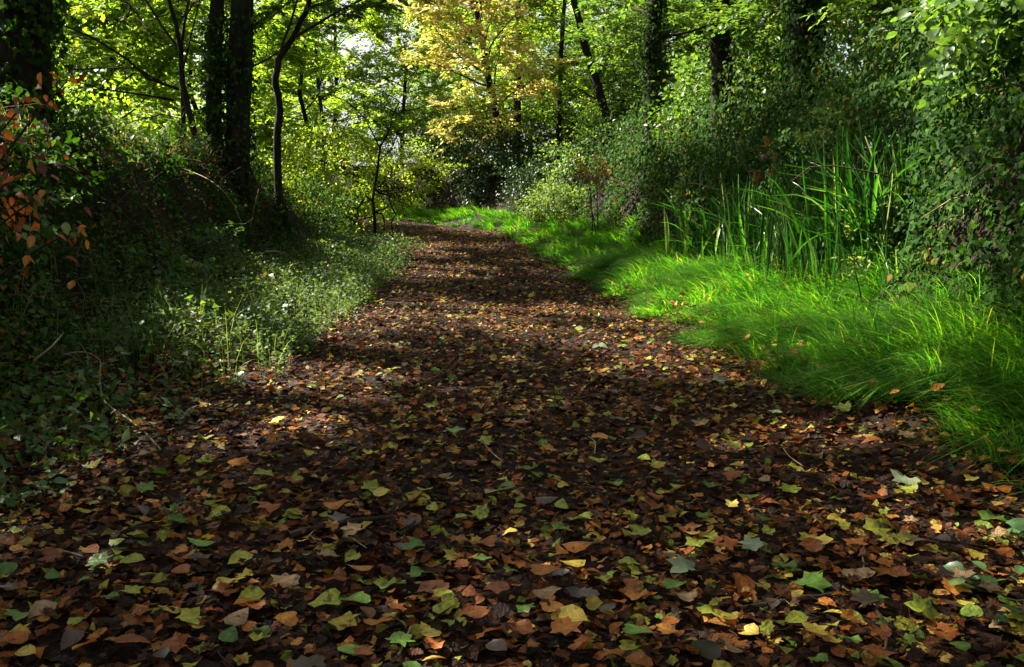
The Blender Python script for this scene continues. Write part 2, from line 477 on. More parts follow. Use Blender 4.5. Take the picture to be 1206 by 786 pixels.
# ------------------------------------------------------------------ trees
def sprays(P0, D, Ls, per, size, flat=.45, droop=.15):
    """leaves set alternately along twigs; twigs given as arrays"""
    T = len(P0)
    side_v = nrm(np.cross(D, np.array([[0, 0, 1.]])) + 1e-6)
    pos, ax, no, sz = [], [], [], []
    for k in range(per):
        t = (k + .6) / per
        s = 1 if k % 2 else -1
        ang = rng.normal(R(52), .25, (T, 1)) * (1 - .5 * (k == per - 1))
        a = D * np.cos(ang) + side_v * s * np.sin(ang) + np.array([0, 0, -droop]) + rng.normal(0, .14, (T, 3))
        pos.append(P0 + D * Ls[:, None] * t + rng.normal(0, .02, (T, 3)))
        ax.append(a)
        no.append(np.array([0, 0, 1.]) + rng.normal(0, flat, (T, 3)))
        sz.append(size * rng.uniform(.65, 1.2, T))
    return np.concatenate(pos), np.concatenate(ax), np.concatenate(no), np.concatenate(sz)

def tree(name, label, trunks, limbs, leaf, mat, cat='tree', group=None, cull=False, ivy=0, sides=10, sub=8, twigs=8, per=14, tw_len=.55,
         leaf_bias=0.0, proto=None, bark='bark', ivy_top=4.0, twig_geo=True, flat=.45, tint_by=None):
    """trunks: [(polyline, r0, r1)]; limbs: [(start, direction, length, radius)]. An Empty with trunk, branch and crown under it."""
    base = trunks[0][0][0]
    root = empty(name, base, label, cat, group)
    for pl, r0, r1 in trunks:
        pl = np.asarray(pl, float)
        n = len(pl)
        tt = np.linspace(0, 1, (n - 1) * 5 + 1); src = np.linspace(0, 1, n)
        q = np.stack([np.interp(tt, src, pl[:, k]) for k in range(3)], 1)
        q[1:-1] += rng.normal(0, r0 * .07, (len(q) - 2, 3))
        rad = r0 + (r1 - r0) * tt
        rad = rad * (1 + rng.normal(0, .04, len(rad)))
        rad[0] *= 1.35; rad[1] *= 1.12
        tube_obj('trunk', [(q, rad, sides)], M[bark], root)
        if ivy:
            sel = q[q[:, 2] < base[2] + ivy_top]
            k = rng.integers(0, max(1, len(sel) - 1), ivy)
            f = rng.random((ivy, 1))
            c = sel[k] * (1 - f) + sel[np.minimum(k + 1, len(sel) - 1)] * f
            an = rng.uniform(0, 2 * math.pi, ivy)
            o = np.stack([np.cos(an), np.sin(an), 0 * an], 1)
            rr = (r0 * rng.uniform(.95, 1.25, ivy) + np.abs(rng.normal(0, .05, ivy)) * (1 + np.sin(c[:, 2] * 3 + an * 2)))[:, None]
            ax = np.stack([rng.normal(0, .5, ivy), rng.normal(0, .5, ivy), -np.ones(ivy)], 1) + o * .4
            leaves_obj('ivy', p_ivy(), c + o * rr, ax, o + rng.normal(0, .35, (ivy, 3)), rng.uniform(.05, .095, ivy), rng.beta(2, 2.6, ivy), M['ivy'], root)
    TP, TD, TL = [], [], []
    for (p, d, ln, r) in limbs:
        nseg = 7
        line, _ = wander(p, d, ln, nseg, .13, .03)
        rad = np.linspace(r, r * .25, nseg + 1)
        if cull and blocks(line, cull if isinstance(cull, list) else None): continue
        polys = [(line, rad, 6)]
        for s in range(sub):
            t = .25 + .75 * (s + rng.random()) / sub
            fi = t * nseg; i = min(int(fi), nseg - 1)
            q = line[i] + (line[i + 1] - line[i]) * (fi - i)
            dd = nrm(line[min(i + 1, nseg)] - line[i])
            sidev = nrm(np.cross(dd, [0, 0, 1.]) + rng.normal(0, .25, 3))
            sd = dd * .55 + sidev * (1 if s % 2 else -1) * .8 + np.array([0, 0, rng.normal(.05, .25)])
            sl = ln * rng.uniform(.28, .46) * (1.15 - .5 * t)
            sline, _ = wander(q, sd, sl, 5, .16, .0)
            if cull and blocks(sline, cull if isinstance(cull, list) else None): continue
            polys.append((sline, np.linspace(max(.006, r * .32), .003, 6), 4))
            for w in range(twigs):
                t2 = .15 + .85 * (w + rng.random()) / twigs
                fi = t2 * 5; i = min(int(fi), 4)
                q2 = sline[i] + (sline[i + 1] - sline[i]) * (fi - i)
                d2 = nrm(sline[i + 1] - sline[i])
                s2 = nrm(np.cross(d2, [0, 0, 1.]) + rng.normal(0, .3, 3))
                td = nrm(d2 * .6 + s2 * (1 if w % 2 else -1) * .75 + np.array([0, 0, rng.normal(-.05, .22)]))
                tl = tw_len * rng.uniform(.6, 1.25)
                TP.append(q2); TD.append(td); TL.append(tl)
                if twig_geo and w % 2 == 0:
                    polys.append((np.array([q2, q2 + td * tl * .95]), [.004, .0015], 3))
        tube_obj('branch', polys, M['twig' if r < .05 else bark], root)
    TP, TD, TL = np.array(TP), np.array(TD), np.array(TL)
    pos, ax, no, sz = sprays(TP, TD, TL, per, leaf, flat)
    tw = np.tile(np.clip(rng.normal(.5, .2, len(TP)), 0, 1), per)
    tint = np.clip(tw * .6 + rng.random(len(pos)) * .4 + leaf_bias, 0, 1)
    if tint_by is not None:
        tint = np.clip(tint + tint_by(pos), 0, 1)
    if cull:
        k = sunlit_keep(pos, 1.0, cull if isinstance(cull, list) else None)
        pos, ax, no, sz, tint = pos[k], ax[k], no[k], sz[k], tint[k]
    leaves_obj('crown', proto or p_diamond(), pos, ax, no, sz, tint, M[mat], root)
    return root

def limb_set(trunk, z0, z1, n, ln, r, elev=(10, 45), az0=0., taper=.5, az_range=None):
    """limbs spread round a trunk polyline between two heights"""
    trunk = np.asarray(trunk, float)
    out = []
    for i in range(n):
        t = (i + .5) / n
        z = z0 + (z1 - z0) * t
        q = np.array([np.interp(z, trunk[:, 2], trunk[:, k]) for k in range(3)])
        az = az0 + i * 2.399 + rng.normal(0, .2)
        if az_range: az = az_range[0] + (az_range[1] - az_range[0]) * rng.random()
        el = R(rng.uniform(*elev)) * (.6 + .8 * t)
        d = np.array([math.cos(az) * math.cos(el), math.sin(az) * math.cos(el), math.sin(el)])
        out.append((q, d, ln * rng.uniform(.75, 1.15) * (1 - taper * t), r * (1 - .5 * t)))
    return out

def grounded(x, y, dz=-.1):
    return np.array([x, y, float(H(x, y)) + dz])

def straight(x, y, top, lean=(0, 0), wob=.06, n=6):
    b = grounded(x, y)
    tt = np.linspace(0, 1, n)
    pts = b + np.stack([lean[0] * tt, lean[1] * tt, (top - b[2]) * tt], 1)
    pts[1:-1, :2] += rng.normal(0, wob, (n - 2, 2))
    return pts

# ------------------------------------------------------------------ the ground and the path
def build_ground():
    xs = np.concatenate([np.linspace(-400, -30, 12), np.linspace(-28, -8.2, 30), np.linspace(-8, 8, 90), np.linspace(8.3, 30, 30), np.linspace(33, 400, 12)])
    ys = np.concatenate([np.linspace(-300, -12, 8), np.linspace(-10, 34, 150), np.linspace(34.5, 60, 50), np.linspace(65, 500, 14)])
    X, Y = np.meshgrid(xs, ys, indexing='ij')
    Z = H(X, Y)
    u = X - pc(Y)
    Z = np.where(np.abs(u) < hw(Y) - .12, Z - .05, Z)
    V = np.stack([X, Y, Z], -1).reshape(-1, 3)
    ny = len(ys)
    i, j = np.meshgrid(np.arange(len(xs) - 1), np.arange(ny - 1), indexing='ij')
    a = i * ny + j
    Q = np.stack([a, a + ny, a + ny + 1, a + 1], -1).reshape(-1, 4)
    g = link('ground', np_mesh('ground', V, Q, M['soil'], smooth=True))
    prop(g, kind='structure')
    ys = np.concatenate([np.linspace(-2, 34, 200), np.linspace(34.2, 44, 30)])
    us = np.linspace(-1, 1, 32)
    Y, U = np.meshgrid(ys, us, indexing='ij')
    Xp = pc(Y) + U * hw(Y)
    Zp = H(Xp, Y) + .004 + .005 * np.sin(Xp * 7 + Y * 3) * np.sin(Y * 5.1 - Xp * 2) - .03 * (np.abs(U) > .97)
    V = np.stack([Xp, Y, Zp], -1).reshape(-1, 3)
    n = len(us)
    i, j = np.meshgrid(np.arange(len(ys) - 1), np.arange(n - 1), indexing='ij')
    a = i * n + j
    Q = np.stack([a, a + 1, a + n + 1, a + n], -1).reshape(-1, 4)
    p = link('path', np_mesh('path', V, Q, M['path'], smooth=True))
    prop(p, kind='structure')
build_ground()

# ------------------------------------------------------------------ trees on the banks (their crowns shade the path)
# the ivy-clad trunk at the frame's edge and four unseen beeches added to shade the near path
t = straight(-4.9, 9.95, 11, (.3, .2))
tree('beech_tree', 'thick dark ivy-clad trunk at the upper left edge above the copper leaves', [(t, .30, .12)],
     limb_set(t, 4.4, 10.5, 11, 3.6, .07, (5, 40)), .14, 'beech', cull=True, ivy=2600, per=18, group='trees along the left bank')
t = straight(-5.6, 4.8, 11, (.4, .2))
tree('beech_tree', 'unseen tall beech added on the left bank to shade the near path', [(t, .22, .1)],
     limb_set(t, 3.9, 10.5, 13, 3.9, .07, (5, 40), 1.), .15, 'beech', cull=True, per=21, group='trees along the left bank')
t = straight(-5.6, .6, 11, (.6, .3))
tree('beech_tree', 'unseen beech added for shade on the left bank behind the viewer', [(t, .22, .1)],
     limb_set(t, 4.2, 10.5, 12, 3.9, .07, (5, 40), 2.), .15, 'beech', cull=True, per=21, group='trees along the left bank')
t = straight(-8.2, 10.0, 12, (.2, 0))
tree('beech_tree', 'unseen beech added for shade behind the ivy-clad trunk on the left bank', [(t, .2, .1)],
     limb_set(t, 5.0, 11.5, 10, 3.6, .07, (5, 40), 2.), .14, 'beech', cull=True, per=18, group='trees along the left bank')
t = straight(-7.6, 6.4, 12, (.3, .1))
tree('beech_tree', 'unseen beech added farther back on the left bank to shade the near path', [(t, .2, .1)],
     limb_set(t, 4.4, 11.5, 14, 4.0, .07, (5, 40), .7), .155, 'beech', cull=True, per=22, group='trees along the left bank')
# the twin trunks
a = np.array([P(253, 185, 16), P(251, 90, 16), P(255, 0, 16), P(262, -120, 16), P(258, -300, 16.3), P(262, -480, 16.5)])
b = np.array([P(281, 190, 16.1), P(279, 100, 16.1), P(284, 0, 16.1), P(289, -120, 16), P(300, -300, 15.8), P(310, -480, 15.7)])
a[0, 2] = float(H(a[0, 0], a[0, 1])) - .15; b[0, 2] = float(H(b[0, 0], b[0, 1])) - .25
tree('beech_tree', 'pair of straight dark trunks rising from one base on the left bank', [(a, .135, .07), (b, .20, .08)],
     limb_set(b, 4.6, 10.0, 12, 3.6, .06, (0, 40), .5) + limb_set(a, 4.4, 9, 6, 3., .05, (0, 40), .1), .155, 'beech', cull=True, ivy=900, ivy_top=2.4, per=20,
     group='trees along the left bank')
# spreading multi-stemmed hazel between the ivy-clad trunk and the pair
def stem_line(pts, d):
    return np.array([P(x, y, d + dd) for x, y, dd in pts])
s1 = stem_line([(238, 178, 0), (225, 140, 0), (215, 100, 0), (213, 60, -.1), (205, 20, -.2), (180, -50, -.4)], 15.2)
s2 = stem_line([(214, 172, .1), (216, 130, .1), (214, 90, .2), (214, 50, .3), (222, 0, .4), (235, -60, .5)], 15.2)
s1[0, 2] = float(H(s1[0, 0], s1[0, 1])) - .15; s2[0, 2] = float(H(s2[0, 0], s2[0, 1])) - .15
hz = []
def arm(pts, d, r):
    q = np.array([P(x, y, d + dd) for x, y, dd in pts])
    return q, r
arms = [arm([(210, 105, 0), (175, 93, 0), (150, 70, -.1), (110, 45, -.2), (75, 30, -.3), (40, 0, -.4)], 15.2, .028),
        arm([(205, 118, 0), (170, 112, -.2), (120, 105, -.3), (85, 95, -.4), (55, 95, -.5)], 15.2, .02),
        arm([(190, 97, 0), (160, 80, 0), (130, 80, .2), (85, 82, .3), (65, 70, .4)], 15.2, .018),
        arm([(214, 62, 0), (190, 30, .1), (175, 5, .1), (150, -30, .2)], 15.2, .025),
        arm([(215, 140, 0), (190, 135, .3), (150, 145, .5), (120, 142, .6)], 15.2, .012),
        arm([(216, 80, 0), (228, 30, -.3), (240, -20, -.4)], 15.2, .018)]
root = tree('hazel_tree', 'many-stemmed young tree with arching bare boughs left of the paired trunks', [(s1, .055, .022), (s2, .04, .015)],
            [(P(180, 40, 15.3), (-.5, .6, .3), 2.2, .02), (P(120, 50, 15.0), (-.5, .7, .2), 2.2, .02), (P(215, 20, 15.3), (.1, .7, .4), 2.2, .02),
             (P(90, 95, 14.9), (-.5, .8, .05), 2.0, .014), (P(150, 20, 15.2), (-.2, .9, .3), 2.2, .02), (P(140, 140, 15.6), (-.3, .9, .0), 1.5, .01)],
            .11, 'glow', cull=True, sub=7, twigs=6, per=10, tw_len=.45, group='trees along the left bank')
for q, r in arms:
    tube_obj('branch', [(q, np.linspace(r, r * .35, len(q)), 6)], M['bark'], root)
# thin crooked tree right of the pair
s = stem_line([(328, 195, 0), (326, 160, 0), (330, 130, 0), (324, 95, 0), (328, 70, 0), (345, 45, .1), (362, 10, .2), (375, -40, .3), (380, -120, .4), (390, -250, .4)], 18)
s[0, 2] = float(H(s[0, 0], s[0, 1])) - .2
lm = [(s[3], (-.5, .1, .45), 1.6, .025), (s[4], (.15, .3, .9), 2.4, .03), (s[5], (.8, -.3, .35), 2.6, .03), (s[6], (.7, .5, .3), 2.6, .03), (s[7], (-.5, .5, .5), 2.6, .03),
      (s[7], (.6, -.5, .4), 2.8, .03), (s[8], (.3, .6, .4), 2.5, .03), (s[8], (.8, .0, .3), 3.0, .03), (s[9], (-.3, -.6, .3), 2.5, .03), (s[9], (.6, .2, .3), 3.0, .03), (s[8], (.9, -.4, .05), 3.2, .03)]
tree('hawthorn_tree', 'slender crooked tree with a forked top right of the paired trunks', [(s, .075, .03)], lm, .115, 'beech', cull=True, ivy=500, ivy_top=1.0,
     sub=8, twigs=8, per=16, tw_len=.45, group='trees along the left bank')
t = straight(-5.6, 20.0, 11, (.8, -.4))  # added as a shade caster: its crown darkens the middle of the path
tree('beech_tree', 'tall beech added for shade on the left bank behind the crooked tree', [(t, .17, .08)],
     limb_set(t, 5.2, 10.5, 13, 3.8, .06, (5, 40), 1.2), .155, 'beech', cull=True, per=21, group='trees along the left bank')
t = straight(-8.6, 16.0, 12, (.2, 0))  # another added shade caster, mostly out of view
tree('beech_tree', 'beech added for shade, set back behind the paired trunks', [(t, .16, .1)],
     limb_set(t, 6.0, 11.5, 11, 3.6, .07, (5, 40), 2.), .155, 'beech', cull=True, per=21, group='trees along the left bank')

t = straight(-6.6, 24.5, 11, (.6, -.3))  # added to thicken the shade on the farther path
tree('beech_tree', 'slim beech added for shade beyond the end of the left bank', [(t, .12, .07)],
     limb_set(t, 5.2, 10.5, 13, 3.8, .05, (5, 40), .3), .155, 'beech', cull=True, per=21, group='trees along the left bank')
t = straight(-9.4, 20.5, 12, (.3, 0))  # second beech added to make that shade denser
tree('beech_tree', 'slim beech added for shade, set back behind the slender crooked tree', [(t, .13, .08)],
     limb_set(t, 6.4, 11.5, 11, 3.6, .05, (5, 40), 2.4), .155, 'beech', cull=True, per=21, group='trees along the left bank')

t = straight(-7.8, 28.0, 11, (.6, -.3))  # added so that its crown shades the path before the bend
tree('beech_tree', 'pale beech added for shade, standing back from the lane beyond the left bank', [(t, .11, .06)],
     limb_set(t, 4.6, 10.5, 12, 3.6, .045, (5, 40), .9), .15, 'glow', cull=True, per=18, group='trees along the left bank')

# trees on the right bank
def rtree(px, py, y, r, top, lean, label, z0, n, ln, ivy, elev=(0, 35), leaf=.125, mat='hazel', r1=None, ivy_top=4., **k):
    p = P(px, py, y)
    b = np.array([p[0], y, min(p[2], float(H(p[0], y))) - .1])
    tt = np.linspace(0, 1, 7)
    pts = b + np.stack([lean[0] * tt, lean[1] * tt, (top - b[2]) * tt], 1)
    pts[1:-1, :2] += rng.normal(0, .04, (5, 2))
    tree('ash_tree', label, [(pts, r, r1 or r * .5)], limb_set(pts, z0, top - .5, n, ln, max(.03, r * .22), elev) + limb_set(pts, z0 - .3, z0 + 3, 6, 2.8, .025, (-8, 14), 1.1, .1, (R(-30), R(130))), leaf, mat, cull=True, ivy=ivy, ivy_top=ivy_top,
         group='trees along the right bank', **k)
rtree(767, 165, 24, .22, 12, (.2, 0), 'ivy-covered trunk beside the orange bracken on the right bank', 4.8, 11, 3.2, 2200, ivy_top=5.)
rtree(851, 165, 18, .21, 12, (-.3, 0), 'straight dark trunk second from the hedge end on the right bank', 4.7, 11, 3.2, 500)
rtree(936, 135, 15, .25, 12, (.15, .2), 'broad ivy-swathed trunk above the strap-leaved clump on the right bank', 4.4, 10, 3.0, 3200)
rtree(735, 160, 33, .16, 11, (-2.6, .5), 'tree with a trunk leaning left over the lane beyond the bracken', 3.6, 10, 3.2, 0)
rtree(608, 215, 38, .17, 12, (.1, 0), 'slim upright trunk beyond the bend behind the dark evergreen', 3.2, 13, 3.0, 300, mat='beech')
rtree(655, 200, 37, .12, 11, (.4, 0), 'thin dark trunk beyond the bend right of the slim upright one', 3.2, 12, 3.0, 0, mat='glow')
t = straight(6.0, 8.0, 11, (-.5, 0))
tree('ash_tree', 'ash tree above the hedge beside the near path', [(t, .2, .1)], limb_set(t, 4.2, 10.5, 9, 3.4, .06) + limb_set(t, 3.2, 5.0, 7, 3.2, .035, (-4, 12), taper=.1, az_range=(R(95), R(235))), .12, 'hazel', cull=True, group='trees along the right bank')
t = straight(6.6, 13.0, 11, (-.3, 0))
tree('ash_tree', 'ash tree set back behind the ivy-swathed trunk', [(t, .16, .1)], limb_set(t, 3.0, 10.5, 11, 3.2, .06, (0, 30)) + limb_set(t, 3.0, 5.6, 7, 2.2, .025, (-6, 12), taper=.1, az_range=(R(150), R(230))), .12, 'hazel', cull=True, group='trees along the right bank')

# the golden tree at the bend
t = np.array([grounded(-.2, 37), [-.4, 36.8, 3.5], [-.9, 36.4, 6], [-1.4, 36, 9], [-1.5, 36, 12]])
lm = []
for i in range(17):
    z = 3.2 + i * .45
    q = np.array([np.interp(z, t[:, 2], t[:, k]) for k in range(3)])
    az = R(rng.uniform(165, 290)); el = R(rng.uniform(0, 25))
    lm.append((q, (math.cos(az) * math.cos(el), math.sin(az) * math.cos(el), math.sin(el)), rng.uniform(3.0, 4.4), .04))
tree('golden_beech_tree', 'tree with golden yellow autumn leaves over the bend of the lane', [(t, .17, .08)], lm, .16, 'gold', sub=9, twigs=8, per=15, flat=.6, cull=GROUND_SPOTS, leaf_bias=.05, tint_by=lambda p: .22 * np.sin(p[:, 0] * 1.3) * np.sin(p[:, 2] * 1.1 + p[:, 1]))

# sunlit trees beyond the left bank and beyond the bend: a few kinds, copied
def copy_tree(src, loc, rz, sc, label):
    r = src.copy(); C.objects.link(r)
    r.location = [float(v) for v in loc]; r.rotation_euler = (0, 0, rz); r.scale = (sc, sc, sc)
    r['label'] = label
    for ch in src.children:
        c = ch.copy(); C.objects.link(c); c.parent = r
    return r
def low_tree(mat, x, y, label, hgt=8.0, leaf=.15, n=26, z0=.4, per=14, ln=3.0, cull=False):
    t = straight(x, y, hgt, (.3, .2), .12)
    return tree('hedgerow_tree', label, [(t, .09, .05)], limb_set(t, t[0, 2] + z0, hgt - .4, n, ln, .035, (5, 40), rng.random() * 6, .45), leaf, mat,
                sub=8, twigs=8, per=per, tw_len=.55, cull=cull, group='sunlit trees beyond the lane', flat=.6)
A = low_tree('glow', -9.5, 23, 'pale green leafy tree glowing behind the paired trunks', 7)
B = low_tree('glow', -6.6, 31, 'pale yellow-green leafy tree above the bank end', 7.5, cull=True)
E = low_tree('glow', -4.8, 43, 'pale tree straight beyond the bend of the lane', 10, ln=3.6, cull=True)
D = low_tree('hazel', 3.5, 42, 'mid green leafy tree beyond the bend above the evergreen', 9)
spots = [(A, -13.5, 19.5, 1.0, 1.0, 'pale green leafy tree behind the ivy-clad trunk'),
         (B, -12.0, 29, 2.1, 1.15, 'yellow-green tree far behind the many-stemmed hazel'),
         (A, -10.5, 34, 3.3, 1.15, 'pale leafy tree far behind the crooked tree'),
         (A, -17.5, 30, 5.0, 1.3, 'pale green tree at the far left behind the hazel boughs'),
         (B, -16.5, 23, 4.2, 1.0, 'yellow-green tree seen past the ivy-clad trunk'),
         (B, -11.2, 17.0, .4, .8, 'yellow-green small tree close behind the hazel boughs'),
         (D, 8.0, 38, 1.3, 1.1, 'mid green tree behind the trunks on the right bank'),
         (D, 9.5, 29, 2.6, 1.0, 'mid green tree behind the straight dark trunk'),
         (D, 9.0, 20.5, 3.9, .85, 'mid green tree behind the ivy-swathed trunk'),
         (D, 6.0, 33, .6, .95, 'mid green tree behind the ivy-covered trunk by the bracken'),
         (E, .8, 48, 5.1, 1.1, 'pale green tree at the far end of the lane'),
         (A, -22, 38, 2.0, 1.6, 'tall pale tree far beyond the left bank'),
         (D, 5.5, 52, 4.4, 1.5, 'tall green tree beyond the bend far right of the golden tree'),
         (E, -11.5, 48, 1.6, 1.2, 'tall pale tree in the far gap over the lane'),
         (E, -16.5, 44, 2.9, 1.25, 'tall pale tree far behind the slender crooked tree'),
         (D, 12, 46, 2.2, 1.4, 'tall green tree far behind the straight dark trunk'),
         (D, -2.5, 58, .9, 1.7, 'tallest far tree closing the view over the lane'),
         (E, -26, 48, 3.9, 1.5, 'tall pale tree farthest to the left beyond the bank'),
         (E, -8.2, 46, 4.4, 1.15, 'tall pale tree left of the golden tree'),
         (B, -7.6, 38.5, 5.0, 1.1, 'yellow-green tree between the crooked tree and the golden tree')]
for src, x, y, rz, sc, lab in spots:
    copy_tree(src, grounded(x, y), rz, sc, lab)

# ------------------------------------------------------------------ bushes
def bush(name, label, c, rad, n, leaf, mat, cat='shrub', group=None, proto=None, clusters=60, stems=7, up=.5, cull=False, floor=True, bias=0.):
    """stems fanning from the ground into clumps of leaves through an uneven volume"""
    c = np.asarray(c, float); rad = np.asarray(rad, float)
    base = np.array([c[0], c[1], float(H(c[0], c[1])) - .05])
    root = empty(name, base, label, cat, group)
    d = nrm(rng.normal(0, 1, (clusters, 3)))
    rr = rng.uniform(.35, 1.0, (clusters, 1)) ** .6
    cen = c + d * rr * rad * (1 + .25 * np.sin(d[:, 0:1] * 5 + d[:, 2:3] * 7 + c[0]))
    k = rng.integers(0, clusters, n)
    sp = rng.normal(0, 1, (n, 3)) * rad * .17
    sp[:, 2] *= .65
    pos = cen[k] + sp
    if floor:
        h = H(pos[:, 0], pos[:, 1]) + .02
        pos[:, 2] = np.maximum(pos[:, 2], h + rng.random(n) * .1)
    out = nrm(pos - c)
    ax = out * .8 + rng.normal(0, .6, (n, 3)) + np.array([0, 0, -.25])
    no = np.array([0, 0, up]) + out * .6 + rng.normal(0, .45, (n, 3))
    ct = rng.normal(.5, .16, clusters)
    tint = ct[k] * .6 + rng.random(n) * .4 + bias
    sz = leaf * rng.uniform(.6, 1.2, n)
    if cull:
        q = sunlit_keep(pos)
        pos, ax, no, sz, tint = pos[q], ax[q], no[q], sz[q], tint[q]
    for s in range(stems):
        tgt = cen[rng.integers(0, clusters)]
        m = (base + tgt) / 2 + rng.normal(0, .12, 3) * rad
        m[2] = max(m[2], base[2] + .1)
        b0 = base + np.array([rng.normal(0, .08), rng.normal(0, .08), 0])
        tt = np.linspace(0, 1, 7)[:, None]
        q = (1 - tt) ** 2 * b0 + 2 * tt * (1 - tt) * m + tt * tt * tgt
        tube_obj('stem', [(q, np.linspace(.018, .004, 7) * (.4 if name == 'bramble' else 1), 4)], M['dry' if name == 'bramble' and s % 2 else 'twig'], root)
    leaves_obj('foliage', proto or p_diamond(), pos, ax, no, sz, tint, M[mat], root)
    return root

bush('holly_bush', 'dark evergreen bush at the outside of the bend under the slim trunk', (-.3, 34.5, 2.2), (2.0, 1.4, 1.6), 9500, .12, 'holly', clusters=130, cull=True)
bush('holly_bush', 'dark evergreen bush left of the pale shrub at the bend', (.9, 31.5, 1.6), (1.3, 1.1, 1.0), 4000, .10, 'holly', clusters=60)
bush('pale_shrub', 'small silvery pale shrub at the foot of the bracken', P(648, 240, 26.5), (.75, .8, .75), 3200, .085, 'pale', clusters=50)
bush('hazel_bush', 'leafy hazel bush behind the pale shrub', (2.6, 29.5, 2.3), (1.5, 1.3, 1.3), 4500, .11, 'hazel', clusters=60)
bush('hazel_bush', 'bright leafy bush arching over the upper right corner of the hedge', (4.35, 8.5, 2.75), (.8, 1.2, .62), 2600, .115, 'hazel', clusters=60, proto=p_oval())
bush('elder_bush', 'leafy green bush behind the broad ivy-swathed trunk', (5.5, 17, 3.3), (1.6, 1.6, 1.4), 4500, .12, 'hazel', clusters=60)
bush('elder_bush', 'leafy green bush between the two straight right bank trunks', (4.3, 21, 3.0), (1.3, 1.6, 1.3), 4000, .12, 'hazel', clusters=60)
bush('willow_shrub', 'pale feathery shrub beyond the sapling at the bank end', (-5.2, 27.5, 1.8), (1.6, 1.6, 1.5), 5500, .09, 'glow', clusters=70, bias=.15)
bush('willow_shrub', 'yellow-green shrub behind the crooked tree', (-7.0, 23.5, 1.9), (1.8, 1.5, 1.6), 5500, .11, 'glow', clusters=70)
bush('willow_shrub', 'yellow-green shrub at the far side of the bend', (-4.0, 36, 2.0), (1.9, 1.4, 1.7), 5500, .11, 'glow', clusters=70, bias=.1, cull=True)
bush('willow_shrub', 'green shrub on the bank top between ivy-clad trunk and hazel', (-7.8, 17.5, 2.3), (1.8, 1.5, 1.3), 5500, .11, 'glow', clusters=70)
bush('willow_shrub', 'pale shrub on the bank top behind the copper leaves', (-9.0, 14.0, 2.2), (1.5, 1.8, 1.1), 4500, .11, 'glow', clusters=70, bias=.1)
bush('willow_shrub', 'low green shrub at the end of the left bank', (-4.6, 22.8, 1.0), (.9, 1.0, .7), 3000, .08, 'herb', clusters=50)
bush('bracken_clump', 'rust orange dying bracken on the right bank below the ivy-covered trunk', P(703, 200, 22.6), (.5, .45, .4), 260, .10, 'bracken', clusters=26, bias=-.2, stems=3)
bush('bracken_clump', 'brown dead leaves caught in the hedge under the broad trunk', P(903, 192, 11.9), (.12, .2, .28), 110, .07, 'bracken', clusters=9, stems=0, floor=False, bias=-.5)
for k, (x, y, w, h, lab) in enumerate(((-5.5, 44, 2.6, 1.8, 'shrub closing the lane under the pale far trees'), (-9, 41, 2.4, 1.6, 'shrub far behind the bare sapling'), (2.2, 40, 2.2, 1.8, 'shrub under the thin trunk beyond the bend'),
                                       (-13, 36, 2.6, 1.7, 'shrub far behind the crooked tree foot'), (-1.8, 40.5, 2.0, 1.7, 'shrub under the golden tree'), (6, 26.5, 1.6, 1.6, 'shrub behind the ivy-covered trunk'),
                                       (7.2, 16.5, 1.5, 1.5, 'shrub on the bank behind the broad trunk'), (-14, 25, 2.4, 1.5, 'shrub far behind the hazel boughs'), (-10.6, 28.5, 2.0, 1.5, 'shrub behind the paired trunks'),
                                       (-4.5, 51, 3.6, 3.4, 'tall shrub at the far end of the lane left of the slim trunk'), (1.0, 53, 3.6, 3.4, 'tall shrub at the far end behind the slim trunk'), (-3.2, 47, 2.4, 2.4, 'shrub in the far gap under the golden leaves'),
                                       (-9.5, 52, 4.2, 3.4, 'tall shrub far beyond the bare sapling'))):
    bush('field_shrub', lab, (x, y, float(H(x, y)) + h * .75), (w, 1.4, h), 4200, .13, ('glow', 'glow', 'hazel', 'glow', 'holly', 'hazel', 'hazel', 'glow', 'glow', 'hazel', 'hazel', 'hazel', 'glow')[k], clusters=60, group='shrubs under the far trees')

